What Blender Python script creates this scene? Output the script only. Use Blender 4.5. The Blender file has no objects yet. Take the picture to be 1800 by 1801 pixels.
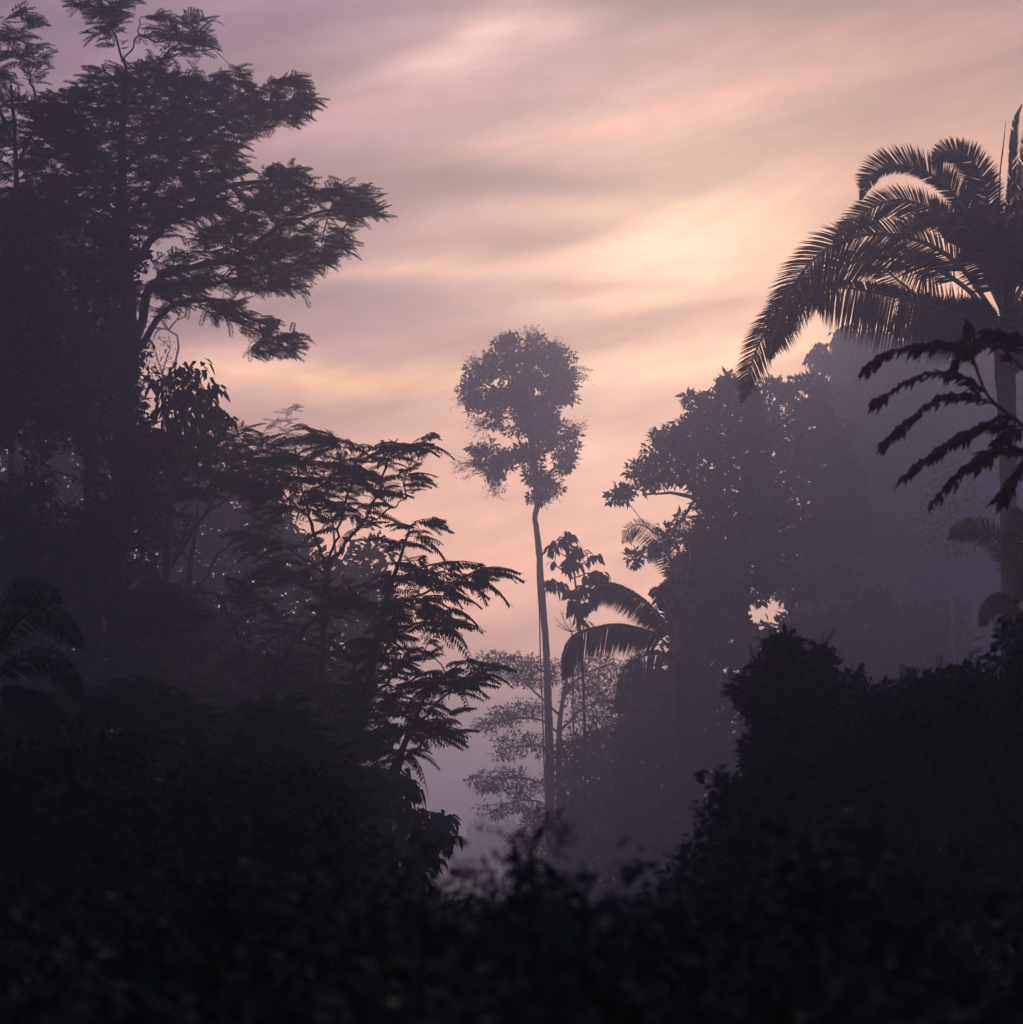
import bpy, math, random
import numpy as np
from mathutils import Vector, noise as mnoise

# ------------------------------------------------------------------ camera
F = 4000.0                       # focal length in pixels of the 1800 px wide photograph
CX, CY = 900.0, 900.5
CAM = np.array([0.0, 0.0, 2.2])
HOR = 1560.0
P = math.atan((HOR - CY) / F)
CP, SP = math.cos(P), math.sin(P)
sc = bpy.context.scene
cd = bpy.data.cameras.new("camera")
cam = bpy.data.objects.new("camera", cd)
sc.collection.objects.link(cam)
cam.location = CAM
cam.rotation_euler = (math.pi / 2 + P, 0, 0)
cd.sensor_width = 36.0
cd.lens = 36.0 * F / 1800.0
cd.clip_start = 0.1
cd.clip_end = 5000.0
cd.dof.use_dof = True
cd.dof.focus_distance = 105.0
cd.dof.aperture_fstop = 2.8
sc.camera = cam
sc.cycles.use_denoising = True
sc.cycles.max_bounces = 4
sc.cycles.diffuse_bounces = 2
sc.cycles.glossy_bounces = 1
sc.cycles.transmission_bounces = 2
sc.cycles.volume_bounces = 1
sc.cycles.sample_clamp_indirect = 3.0
sc.view_settings.view_transform = 'Standard'
sc.view_settings.look = 'None'
sc.view_settings.exposure = 0.0
sc.view_settings.gamma = 1.0

# direction of the sun (behind the cloud, ahead and a little to the right)
def ray(x, y):
    a, b = (x - CX) / F, (CY - y) / F
    v = np.array([a, CP - b * SP, SP + b * CP])
    return v / np.linalg.norm(v)
def azel(x, y):
    v = ray(x, y)
    return math.atan2(v[0], v[1]), math.asin(v[2])
SAZ, SEL = azel(1330, 440)

# ------------------------------------------------------------------ world
HAZE_DENSITY = 0.0026
w = bpy.data.worlds.new("World")
sc.world = w
w.use_nodes = True
nt = w.node_tree
nt.nodes.clear()
N = nt.nodes.new
L = nt.links.new
def val(s, node_in):
    if isinstance(s, (int, float)):
        node_in.default_value = s
    else:
        L(s, node_in)
def m(op, a, b=0.0, c=None, clamp=False):
    n = N('ShaderNodeMath'); n.operation = op; n.use_clamp = clamp
    val(a, n.inputs[0]); val(b, n.inputs[1])
    if c is not None: val(c, n.inputs[2])
    return n.outputs[0]
def lerp(f, a, b):
    n = N('ShaderNodeMix'); n.data_type = 'RGBA'; n.clamp_factor = True
    val(f, n.inputs['Factor'])
    for s, i in ((a, 6), (b, 7)):
        if isinstance(s, tuple): n.inputs[i].default_value = (*s, 1)
        else: L(s, n.inputs[i])
    return n.outputs[2]
def srgb(r, g, b, k=1.0):
    f = lambda c: (c / 255 / 12.92 if c / 255 <= 0.04045 else ((c / 255 + 0.055) / 1.055) ** 2.4) * k
    return (f(r), f(g), f(b))
tc = N('ShaderNodeTexCoord')
sx = N('ShaderNodeSeparateXYZ'); L(tc.outputs['Generated'], sx.inputs[0])
az = m('ARCTAN2', sx.outputs[0], sx.outputs[1])
el = m('ARCSINE', sx.outputs[2])
def coord(su, sv, rot=0.0, off=(0, 0, 0)):
    c, s = math.cos(rot), math.sin(rot)
    u = m('ADD', m('MULTIPLY', az, c), m('MULTIPLY', el, s))
    v = m('SUBTRACT', m('MULTIPLY', el, c), m('MULTIPLY', az, s))
    cb = N('ShaderNodeCombineXYZ')
    val(m('MULTIPLY_ADD', u, su, off[0]), cb.inputs[0]); val(m('MULTIPLY_ADD', v, sv, off[1]), cb.inputs[1])
    cb.inputs[2].default_value = off[2]
    return cb.outputs[0]
def nz(vec, scale, detail=4, rough=0.5, dist=0.0):
    n = N('ShaderNodeTexNoise'); n.inputs['Scale'].default_value = scale
    n.inputs['Detail'].default_value = detail; n.inputs['Roughness'].default_value = rough
    n.inputs['Distortion'].default_value = dist
    L(vec, n.inputs['Vector'])
    return n.outputs['Fac']
n1 = nz(coord(5, 22, 0.10), 1.0, 4, 0.5, 0.3)
n2 = nz(coord(4, 16, 0.10, (7, 3, 1)), 1.0, 4, 0.55, 0.3)
n3 = nz(coord(9, 75, 0.10, (2, 9, 4)), 1.0, 5, 0.55, 0.5)
n4 = nz(coord(5, 34, 0.30, (5, 1, 8)), 1.0, 5, 0.5, 0.6)
waz = m('MULTIPLY_ADD', m('SUBTRACT', n1, 0.5), 0.10, az)
wel = m('MULTIPLY_ADD', m('SUBTRACT', n2, 0.5), 0.036, el)
def blob(x, y, rx, ry, tilt=0.0, power=1.0):
    a0, e0 = azel(x, y)
    c, s = math.cos(tilt), math.sin(tilt)
    du, dv = m('SUBTRACT', waz, a0), m('SUBTRACT', wel, e0)
    u = m('DIVIDE', m('ADD', m('MULTIPLY', du, c), m('MULTIPLY', dv, s)), rx / F)
    v = m('DIVIDE', m('SUBTRACT', m('MULTIPLY', dv, c), m('MULTIPLY', du, s)), ry / F)
    q = m('ADD', m('MULTIPLY', u, u), m('MULTIPLY', v, v))
    return m('EXPONENT', m('MULTIPLY', q, -1.0))
# angle from the sun -> broad glow against the dim violet sky overhead and behind
sd = N('ShaderNodeVectorMath'); sd.operation = 'DOT_PRODUCT'
L(tc.outputs['Generated'], sd.inputs[0])
sd.inputs[1].default_value = (math.sin(SAZ) * math.cos(SEL), math.cos(SAZ) * math.cos(SEL), math.sin(SEL))
ang = m('ARCCOSINE', m('MINIMUM', sd.outputs['Value'], 0.99999))
glow = m('EXPONENT', m('MULTIPLY', m('POWER', m('DIVIDE', ang, 0.30), 1.6), -1.0))
K = 1.0
SKYGAIN = 1.17
# clear high air (physical sky) kept as a dim base under the cloud sheet
sky = N('ShaderNodeTexSky'); sky.sky_type = 'NISHITA'; sky.sun_disc = False
sky.sun_elevation = SEL; sky.sun_rotation = SAZ
sky.air_density = 1.0; sky.dust_density = 3.0
skb = N('ShaderNodeBackground'); L(sky.outputs[0], skb.inputs[0]); skb.inputs[1].default_value = 0.008
cl = lerp(glow, (0.024, 0.033, 0.105), srgb(196, 158, 166))
# SKY BLOBS
for (x, y, rx, ry, tilt, col, a) in [
    (150, 250, 700, 700, 0.0, (152, 124, 146), 0.9),
    (1500, 80, 560, 240, 0.2, (160, 112, 112), 0.92),
    (1300, 560, 560, 240, 0.0, (242, 190, 160), 0.8),
    (1200, 420, 260, 130, 0.15, (262, 220, 196), 1.0),
    (1600, 300, 300, 130, 0.2, (204, 148, 130), 0.8),
    (880, 60, 300, 70, 0.25, (226, 192, 190), 0.95),
    (1250, 0, 560, 46, 0.0, (108, 82, 98), 0.95),
    (1640, 170, 300, 40, 0.25, (150, 104, 110), 0.8),
    (1350, 150, 260, 26, 0.25, (164, 118, 122), 0.6),
    (350, 30, 420, 60, 0.15, (128, 104, 136), 0.8),
    (620, 110, 260, 36, 0.3, (150, 118, 136), 0.6),
    (700, 190, 260, 36, 0.15, (196, 144, 154), 0.6),
    (1050, 225, 300, 30, 0.15, (236, 186, 176), 0.7),
    (900, 318, 340, 40, -0.03, (136, 98, 112), 1.0),
    (600, 350, 260, 80, -0.1, (152, 116, 132), 0.8),
    (560, 550, 330, 60, 0.0, (150, 112, 132), 0.85),
    (760, 485, 170, 20, 0.05, (244, 200, 184), 0.9),
    (930, 430, 200, 26, 0.1, (176, 122, 130), 0.8),
    (1000, 510, 220, 18, 0.05, (180, 128, 130), 0.7),
    (650, 655, 300, 34, 0.03, (280, 228, 190), 1.0),
    (1150, 650, 330, 24, 0.04, (255, 206, 172), 0.8),
    (650, 745, 330, 26, 0.0, (170, 126, 134), 0.6),
    (900, 590, 420, 20, 0.04, (174, 120, 128), 0.8),
    (1250, 550, 260, 18, 0.08, (196, 136, 128), 0.7),
    (1100, 800, 330, 26, 0.0, (238, 190, 172), 0.6),
    (1100, 735, 260, 20, 0.03, (180, 132, 130), 0.6),
    (900, 800, 1100, 130, 0.0, (238, 184, 164), 0.45),
    (900, 1010, 1300, 190, 0.0, (284, 218, 192), 0.85),
    (1700, 470, 220, 120, 0.0, (232, 172, 138), 0.7),
]:
    cl = lerp(m('MULTIPLY', blob(x, y, rx, ry, tilt), a), cl, tuple(c ** 1.30 * g_ for c, g_ in zip(srgb(*col), (1.07, 0.98, 0.925))))
st = m('MULTIPLY_ADD', m('SUBTRACT', n3, 0.5), 0.5, 1.0)
st2 = m('MULTIPLY_ADD', m('SUBTRACT', n4, 0.5), 1.5, 1.0)
n5 = nz(coord(26, 70, 0.15, (3, 2, 6)), 1.0, 6, 0.6, 0.4)
fac = m('MULTIPLY', m('MULTIPLY', st, st2), m('MULTIPLY_ADD', m('SUBTRACT', n5, 0.5), 0.8, 1.0))
vm = N('ShaderNodeVectorMath'); vm.operation = 'SCALE'; L(cl, vm.inputs[0])
L(m('MULTIPLY', fac, SKYGAIN), vm.inputs['Scale'])
clb = N('ShaderNodeBackground'); L(vm.outputs[0], clb.inputs[0]); clb.inputs[1].default_value = 1.0
add = N('ShaderNodeAddShader'); L(skb.outputs[0], add.inputs[0]); L(clb.outputs[0], add.inputs[1])
wo = N('ShaderNodeOutputWorld'); L(add.outputs[0], wo.inputs[0])

# ------------------------------------------------------------------ sun
sl = bpy.data.lights.new("sun", 'SUN')
sl.energy = 0.35
sl.angle = math.radians(14)
sl.color = (1.0, 0.72, 0.52)
so = bpy.data.objects.new("sun", sl)
sc.collection.objects.link(so)
so.location = (20, 100, 60)
so.rotation_euler = Vector((-math.sin(SAZ) * math.cos(SEL), -math.cos(SAZ) * math.cos(SEL), -math.sin(SEL))).to_track_quat('-Z', 'Y').to_euler()

# ------------------------------------------------------------------ materials
def mat(name, c1, c2, rough=0.6, scale=3.0, trans=0.0, bump=0.0, spec=0.3, stretch=None):
    mt = bpy.data.materials.new(name); mt.use_nodes = True
    t = mt.node_tree; t.nodes.clear()
    o = t.nodes.new('ShaderNodeOutputMaterial')
    b = t.nodes.new('ShaderNodeBsdfPrincipled')
    tcn = t.nodes.new('ShaderNodeTexCoord')
    nn = t.nodes.new('ShaderNodeTexNoise'); nn.inputs['Scale'].default_value = scale; nn.inputs['Detail'].default_value = 5
    src = tcn.outputs['Object']
    if stretch:
        mp = t.nodes.new('ShaderNodeMapping'); mp.inputs['Scale'].default_value = stretch
        t.links.new(src, mp.inputs['Vector']); src = mp.outputs[0]
    t.links.new(src, nn.inputs['Vector'])
    r = t.nodes.new('ShaderNodeValToRGB')
    r.color_ramp.elements[0].position = 0.35; r.color_ramp.elements[0].color = (*c1, 1)
    r.color_ramp.elements[1].position = 0.65; r.color_ramp.elements[1].color = (*c2, 1)
    t.links.new(nn.outputs['Fac'], r.inputs[0])
    t.links.new(r.outputs[0], b.inputs['Base Color'])
    b.inputs['Roughness'].default_value = rough
    b.inputs['Specular IOR Level'].default_value = spec
    if bump:
        bp = t.nodes.new('ShaderNodeBump'); bp.inputs['Strength'].default_value = bump; bp.inputs['Distance'].default_value = 0.05
        t.links.new(nn.outputs['Fac'], bp.inputs['Height']); t.links.new(bp.outputs[0], b.inputs['Normal'])
    if trans:
        tr = t.nodes.new('ShaderNodeBsdfTranslucent'); t.links.new(r.outputs[0], tr.inputs[0])
        mx = t.nodes.new('ShaderNodeMixShader'); mx.inputs[0].default_value = trans
        t.links.new(b.outputs[0], mx.inputs[1]); t.links.new(tr.outputs[0], mx.inputs[2]); t.links.new(mx.outputs[0], o.inputs[0])
    else:
        t.links.new(b.outputs[0], o.inputs[0])
    return mt
M_leaf = mat('leaf_green', (0.030, 0.042, 0.018), (0.060, 0.075, 0.030), trans=0.15)
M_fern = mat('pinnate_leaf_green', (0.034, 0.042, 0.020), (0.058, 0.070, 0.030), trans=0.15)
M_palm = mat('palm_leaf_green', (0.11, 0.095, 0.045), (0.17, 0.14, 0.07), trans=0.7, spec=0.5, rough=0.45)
M_rach = mat('palm_rachis_tan', (0.62, 0.52, 0.34), (0.72, 0.62, 0.42), scale=8, rough=0.35, trans=0.55)
M_bark = mat('bark_brown', (0.06, 0.045, 0.035), (0.12, 0.095, 0.075), scale=2.0, bump=0.6, stretch=(3, 3, 0.6), rough=0.9)
M_pale = mat('bark_pale', (0.16, 0.14, 0.12), (0.30, 0.27, 0.24), scale=2.0, bump=0.5, stretch=(3, 3, 0.6), rough=0.9)
M_bush = mat('shrub_leaf_green', (0.022, 0.040, 0.015), (0.045, 0.075, 0.027), scale=4, trans=0.1, spec=0.35)
M_ground = mat('ground_soil', (0.03, 0.03, 0.015), (0.06, 0.07, 0.03), scale=0.4, bump=0.5, rough=1.0)

# ------------------------------------------------------------------ geometry helpers
def pt(x, y, D):
    a, b = (x - CX) / F, (CY - y) / F
    v = np.array([a, CP - b * SP, SP + b * CP])
    return CAM + v * (D / v[1])
def pts(arr, D):
    arr = np.asarray(arr, float)
    a, b = (arr[:, 0] - CX) / F, (CY - arr[:, 1]) / F
    v = np.stack([a, CP - b * SP, SP + b * CP], 1)
    D = np.broadcast_to(D, (len(arr),))
    return CAM + v * (D / v[:, 1])[:, None]
def ground(x, D):
    p = pt(x, HOR, D)
    return np.array([p[0], D, ground_z(p[0], D)])
def ground_z(x, y):
    return 0.35 * mnoise.noise(Vector((x * 0.02, y * 0.02, 0.3)))

def norm(v):
    return v / np.maximum(np.linalg.norm(v, axis=-1, keepdims=True), 1e-9)

class Geo:
    def __init__(s): s.v = []; s.f = []; s.n = 0
    def add(s, v, f):
        v = np.asarray(v, np.float32).reshape(-1, 3); f = np.asarray(f, np.int64).reshape(-1, 3)
        s.v.append(v); s.f.append(f + s.n); s.n += len(v)
    def inst(s, T, pos, X, Z, scale):
        """copies of template T=(verts, tris); X = its long axis, Z = its up"""
        tv, tf = T
        k = len(pos)
        if not k: return
        X = norm(X); Y = norm(np.cross(Z, X)); Z = np.cross(X, Y)
        if np.ndim(scale) == 1: scale = scale[:, None, None]
        R = np.stack([X, Y, Z], 1)                       # (k,3,3) rows are axes
        v = np.einsum('vi,kij->kvj', tv, R) * scale + pos[:, None, :]
        f = tf[None] + (np.arange(k) * len(tv))[:, None, None]
        s.add(v, f)

def build(name, g, material, parent=None, base=None, smooth=False):
    v = np.concatenate(g.v); f = np.concatenate(g.f)
    if base is not None: v = v - np.asarray(base, np.float32)
    me = bpy.data.meshes.new(name)
    me.vertices.add(len(v)); me.vertices.foreach_set('co', v.astype(np.float32).ravel())
    me.loops.add(len(f) * 3); me.loops.foreach_set('vertex_index', f.astype(np.int32).ravel())
    me.polygons.add(len(f)); me.polygons.foreach_set('loop_start', np.arange(len(f), dtype=np.int32) * 3)
    try: me.polygons.foreach_set('loop_total', np.full(len(f), 3, np.int32))
    except Exception: pass
    me.polygons.foreach_set('use_smooth', np.full(len(f), smooth, bool))
    me.update(calc_edges=True)
    me.materials.append(material)
    o = bpy.data.objects.new(name, me)
    sc.collection.objects.link(o)
    if parent: o.parent = parent
    return o
def thing(name, label, cat, base, group=None):
    o = bpy.data.objects.new(name, None); sc.collection.objects.link(o)
    o.empty_display_size = 0.5
    o.location = base
    o['label'] = label; o['category'] = cat
    if group: o['group'] = group
    return o

def catmull(P_, n):
    P_ = np.asarray(P_, float)
    if len(P_) == 2:
        t = np.linspace(0, 1, n)[:, None]; return P_[0] * (1 - t) + P_[1] * t
    Q = np.vstack([2 * P_[0] - P_[1], P_, 2 * P_[-1] - P_[-2]])
    seg = np.linalg.norm(np.diff(P_[:, :3], axis=0), axis=1); s = np.concatenate([[0], np.cumsum(seg)])
    out = []
    for u in np.linspace(0, s[-1], n):
        i = min(np.searchsorted(s, u, side='right') - 1, len(seg) - 1)
        t = (u - s[i]) / max(seg[i], 1e-9)
        a, b, c, d = Q[i], Q[i + 1], Q[i + 2], Q[i + 3]
        out.append(0.5 * (2 * b + (c - a) * t + (2 * a - 5 * b + 4 * c - d) * t * t + (3 * b - a - 3 * c + d) * t ** 3))
    return np.array(out)

def tube(g, path, rad, sides=7, rough=0.0, rng=None):
    path = np.asarray(path, float); k = len(path)
    rad = np.broadcast_to(rad, (k,))
    T = norm(np.gradient(path, axis=0))
    ref = np.array([0.31, 0.92, 0.21]) if abs(T[0][1]) < 0.8 else np.array([1.0, 0, 0])
    A = norm(np.cross(T, ref)); B = np.cross(T, A)
    th = np.arange(sides) * 2 * math.pi / sides
    r = np.repeat(rad[:, None], sides, 1)
    if rough and rng is not None: r = r * (1 + rng.normal(0, rough * 1.5, r.shape))
    v = path[:, None] + r[..., None] * (np.cos(th)[None, :, None] * A[:, None] + np.sin(th)[None, :, None] * B[:, None])
    f = []
    for i in range(k - 1):
        for j in range(sides):
            a, b = i * sides + j, i * sides + (j + 1) % sides
            f += [(a, b, b + sides), (a, b + sides, a + sides)]
    v = v.reshape(-1, 3)
    v = np.vstack([v, path[0], path[-1]])
    for j in range(sides):
        f.append(((j + 1) % sides, j, k * sides))
        f.append(((k - 1) * sides + j, (k - 1) * sides + (j + 1) % sides, k * sides + 1))
    g.add(v, f)

# ---- leaf templates (long axis x, up z, unit length)
def T_broad(w=0.5, fold=0.18, droop=0.15):
    x = [0, .25, .6, 1.0]; z = [0, 0.02, -0.02 - droop * .4, -droop]
    hw = [0.0, w * .46, w * .42, 0]
    v = [(0, 0, 0), (x[1], 0, z[1]), (x[2], 0, z[2]), (1, 0, z[3]),
         (x[1], hw[1], z[1] + fold * hw[1] * 1.5), (x[2], hw[2], z[2] + fold * hw[2] * 1.5),
         (x[1], -hw[1], z[1] + fold * hw[1] * 1.5), (x[2], -hw[2], z[2] + fold * hw[2] * 1.5)]
    f = [(0, 1, 4), (1, 2, 5), (1, 5, 4), (2, 3, 5), (0, 6, 1), (1, 6, 7), (1, 7, 2), (2, 7, 3)]
    return np.array(v, float), np.array(f)
def T_diamond(w=0.45, fold=0.2):
    v = [(0, 0, 0), (.45, w / 2, fold * w), (1, 0, -.05), (.45, -w / 2, fold * w)]
    return np.array(v, float), np.array([(0, 2, 1), (0, 3, 2)])
def T_pinnate(n=11, width=0.24, rise=0.15, droop=0.35, drop=0.35, lw=0.05, sweep=0.5, seed=0):
    r = np.random.default_rng(seed)
    V, Fc = [], []
    def rp(t): return np.array([t * (1 - 0.12 * droop * t), 0.04 * math.sin(3 * t + seed), rise * t - droop * t * t])
    ts = np.linspace(0, 1, 5)
    for i in range(4):
        a, b = rp(ts[i]), rp(ts[i + 1]); wd = 0.008
        k = len(V); V += [a + (0, 0, wd), a - (0, 0, wd), b + (0, 0, wd * .7), b - (0, 0, wd * .7)]
        Fc += [(k, k + 1, k + 2), (k + 1, k + 3, k + 2)]
    for i in range(n):
        t = 0.14 + 0.86 * (i + 0.5) / n
        b = rp(t)
        Lw = width * (math.sin(math.pi * (0.20 + 0.63 * t)) ** 0.7) * r.uniform(0.85, 1.1)
        for s in (-1, 1):
            d = np.array([sweep + r.normal(0, .08), s * 1.0, -drop + r.normal(0, .12)]); d /= np.linalg.norm(d)
            tip = b + d * Lw + np.array([0, 0, -0.25 * Lw * drop])
            mid = b + d * Lw * 0.5
            tx = np.array([1, 0, -droop * t]); tx /= np.linalg.norm(tx)
            k = len(V); V += [b, mid + tx * lw * .5, tip, mid - tx * lw * .5]
            Fc += [(k, k + 1, k + 2), (k, k + 2, k + 3)]
    b = rp(1.0); k = len(V)
    V += [b, b + (0.05, 0.02, -.02), b + (0.11, 0, -0.07), b + (0.05, -0.02, -.02)]; Fc += [(k, k + 1, k + 2), (k, k + 2, k + 3)]
    return np.array(V, float), np.array(Fc)
BROAD = [T_broad(.55, .2, .1), T_broad(.45, .3, .3), T_broad(.6, .1, .2)]
DIAM = [T_diamond(.5, .2), T_diamond(.38, .3)]
PIN = [T_pinnate(12, .24, .12, .32, .45, .070, .55, 1), T_pinnate(11, .22, .05, .20, .5, .075, .5, 2),
       T_pinnate(12, .23, .22, .60, .4, .070, .6, 3), T_pinnate(10, .26, .02, .45, .6, .080, .45, 4)]
PINL = [T_pinnate(13, .20, .20, .50, .9, .075, .45, 11), T_pinnate(12, .19, .12, .42, 1.1, .080, .4, 12),
        T_pinnate(13, .19, .28, .75, .8, .075, .5, 13), T_pinnate(12, .21, .08, .60, 1.0, .080, .4, 14)]
PINS = [T_pinnate(7, .24, .10, .30, .4, .085, .5, 5), T_pinnate(7, .22, .02, .15, .5, .09, .5, 6), T_pinnate(6, .26, .18, .5, .4, .10, .5, 7)]
BIGP = [(T[0] * 1.5, T[1]) for T in PINS[:2]]
MIX = [DIAM[0], DIAM[1], DIAM[0], BROAD[0], BIGP[0]]
HANG = [T_broad(.50, .25, .55), T_broad(.42, .2, .75), T_broad(.55, .1, .40)]

# ---- polygon helpers in picture pixels
def inside(poly, q):
    poly = np.asarray(poly, float); x, y = q[:, 0], q[:, 1]
    c = np.zeros(len(q), bool); j = len(poly) - 1
    for i in range(len(poly)):
        xi, yi = poly[i]; xj, yj = poly[j]
        cond = ((yi > y) != (yj > y)) & (x < (xj - xi) * (y - yi) / ((yj - yi) + 1e-9) + xi)
        c ^= cond; j = i
    return c
def edgedist(poly, q):
    poly = np.asarray(poly, float); d = np.full(len(q), 1e9)
    for i in range(len(poly)):
        a, b = poly[i], poly[(i + 1) % len(poly)]
        ab = b - a; t = np.clip(((q - a) @ ab) / (ab @ ab + 1e-9), 0, 1)
        d = np.minimum(d, np.linalg.norm(q - (a + t[:, None] * ab), axis=1))
    return d
def ragged(poly, rng, amp):
    poly = np.asarray(poly, float); out = []
    for i in range(len(poly)):
        a, b = poly[i], poly[(i + 1) % len(poly)]; ln = np.linalg.norm(b - a); k = max(1, int(ln / (amp * 3.2)))
        nrm = np.array([b[1] - a[1], a[0] - b[0]]) / max(ln, 1e-6)
        for j in range(k):
            t = j / k; out.append(a + (b - a) * t + nrm * rng.normal(0, amp) * (1.6 if rng.random() < .15 else .8))
    return np.array(out)
def fillpoly(poly, s, rng, inset=0.0, holes=(), layers=1):
    """jittered points in a polygon -> (px points, distance to its edge)"""
    poly = np.asarray(poly, float)
    x0, y0 = poly.min(0); x1, y1 = poly.max(0)
    out = []
    for k in range(layers):
        gx, gy = np.meshgrid(np.arange(x0, x1 + s, s), np.arange(y0, y1 + s, s))
        q = np.stack([gx.ravel(), gy.ravel()], 1) + rng.uniform(-.55 * s, .55 * s, (gx.size, 2))
        out.append(q)
    q = np.concatenate(out)
    q = q[inside(poly, q)]
    d = edgedist(poly, q)
    keep = d >= inset * rng.uniform(.3, 1.0, len(q))
    for h in holes: keep &= ~inside(h, q)
    return q[keep], d[keep]

# ---- skeleton that links leaf clumps to the limbs
def grow(seeds, sdirs, nodes):
    """greedy tree: every node hangs on the nearest node already reached"""
    allp = np.vstack([seeds, nodes]); ns = len(seeds); n = len(nodes)
    parent = np.full(n, -1); best = np.full(n, 1e18)
    for i in range(n):
        d = np.linalg.norm(seeds - nodes[i], axis=1); j = d.argmin(); best[i] = d[j]; parent[i] = j
    # the cost to hang on another node also counts how far that node already is from the limb
    acc = np.zeros(ns + n); done = np.zeros(n, bool); order = []
    cost = best.copy()
    for _ in range(n):
        c = np.where(done, 1e18, cost); i = int(c.argmin()); done[i] = True; order.append(i)
        acc[ns + i] = acc[parent[i]] + np.linalg.norm(allp[parent[i]] - nodes[i])
        d = np.linalg.norm(nodes - nodes[i], axis=1)
        alt = d + 0.35 * acc[ns + i]
        # a twig does not hang on a node that lies above it
        alt = alt + 0.6 * np.maximum(0, nodes[i][2] - nodes[:, 2])
        upd = (~done) & (alt < cost); cost[upd] = alt[upd]; parent[upd] = ns + i
    cnt = np.ones(ns + n)
    for i in reversed(order): cnt[parent[i]] += cnt[ns + i]
    return allp, parent, cnt, ns

S_MID = 1.42
S = 1.8     # the trees beyond the clearing stand this much farther (and larger) than first measured
def tree(name, label, cat, D, trunk, limbs, fills, style, group=None, seed=1, bark=None, leafmat=None,
         size=0.3, count=20, spread=0.5, thick=3.0, origin=None, twig=0.012, gap=0.0, gapscale=0.5,
         trunk_to_ground=True, extra=None, flat=0.35, templates=None, minz=None, bare_tips=0):
    """trunk/limbs: pixel polylines [(x, y, width_px[, depth offset m])]; fills: [(polygon, spacing px, inset px)]"""
    rng = np.random.default_rng(seed)
    bark = bark or M_bark
    k_ = 1.0
    if D > 36:
        k_ = S if D > 75 else S_MID; D = D * k_; size *= k_; spread *= k_; thick *= k_; twig *= k_; gapscale /= k_
    px = D / F
    def line3(pl, n=None):
        a = np.array([[q[0], q[1]] for q in pl], float)
        dd = np.array([q[3] if len(q) > 3 else 0 for q in pl], float) * k_
        p = pts(a, D + dd); r = np.array([q[2] for q in pl], float) * px / 2
        c = catmull(np.hstack([p, r[:, None]]), n or max(6, 4 * len(pl)))
        return c[:, :3], np.abs(c[:, 3])
    tp, trd = line3(trunk)
    if trunk_to_ground:
        b = ground(trunk[0][0], D); b[2] -= 0.15
        if tp[0][2] > b[2] + 0.3:
            mid = tp[0] * .5 + b * .5 + rng.normal(0, .04, 3)
            c = np.vstack([b, mid]); tp = np.vstack([c, tp]); trd = np.concatenate([[trd[0] * 1.5, trd[0] * 1.1], trd])
    base = np.array([tp[0][0], tp[0][1], max(tp[0][2], 0) if trunk_to_ground else tp[0][2]])
    root = thing(name, label, cat, base, group)
    g = Geo(); tube(g, tp, trd, 9, 0.05, rng)
    build('trunk', g, bark, root, base, True)
    seeds = [tp[len(tp) // 3:]]
    gl = Geo()
    for lb in limbs:
        lp, lr = line3(lb)
        lp = lp + np.vstack([np.zeros(3), rng.normal(0, .04, (len(lp) - 1, 3))])
        tube(gl, lp, lr, 6, 0.05, rng); seeds.append(lp)
    seeds = np.vstack(seeds)
    # clumps
    Q, Ed = [], []
    for fl in fills:
        poly, s, inset = fl[0], fl[1], fl[2]
        if s >= 11: poly = ragged(poly, rng, .38 * s if s >= 14 else .42 * s)
        q, d = fillpoly(poly, s, rng, inset, fl[3] if len(fl) > 3 else (), fl[4] if len(fl) > 4 else 1)
        Q.append(q); Ed.append(d)
    Q = np.concatenate(Q); Ed = np.concatenate(Ed) * px
    th = np.minimum(thick, 0.25 * thick + Ed * 1.1)
    dd = rng.uniform(-1, 1, len(Q)) * th
    nodes = pts(Q, D + dd)
    nodes = nodes[nodes[:, 2] > .3]
    if gap > 0:
        keep = np.array([mnoise.noise(Vector(p * gapscale) + Vector((seed * 7.3, 0, 0))) for p in nodes]) > (-0.6 + gap)
        keep |= rng.random(len(nodes)) < 0.12
        nodes = nodes[keep]
    allp, par, cnt, ns = grow(seeds, None, nodes)
    dirs = np.zeros_like(nodes)
    for i in range(len(nodes)):
        a, b = allp[par[i]], nodes[i]
        r1 = twig * (cnt[ns + i] ** 0.42) ; r0 = r1 * 1.15
        v = b - a; ln = np.linalg.norm(v)
        dirs[i] = v / max(ln, 1e-6)
        midp = a + v * .5 + np.array([0, 0, 0.06 * ln]) + rng.normal(0, .03 * ln, 3)
        if ln > 0.05: tube(gl, np.array([a, midp, b]), [r0, (r0 + r1) / 2, r1], 4 if r1 < .04 else 6)
    if gl.n: build('limbs', gl, bark, root, base, True)
    org = pt(*origin, D) if origin else base + (tp[-1] - base) * .7
    g = Geo()
    leaves(g, nodes, dirs, org, style, size, count, spread, rng, flat, templates)
    build('crown', g, leafmat or M_leaf, root, base)
    if extra: extra(root, base, rng)
    return root

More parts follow.
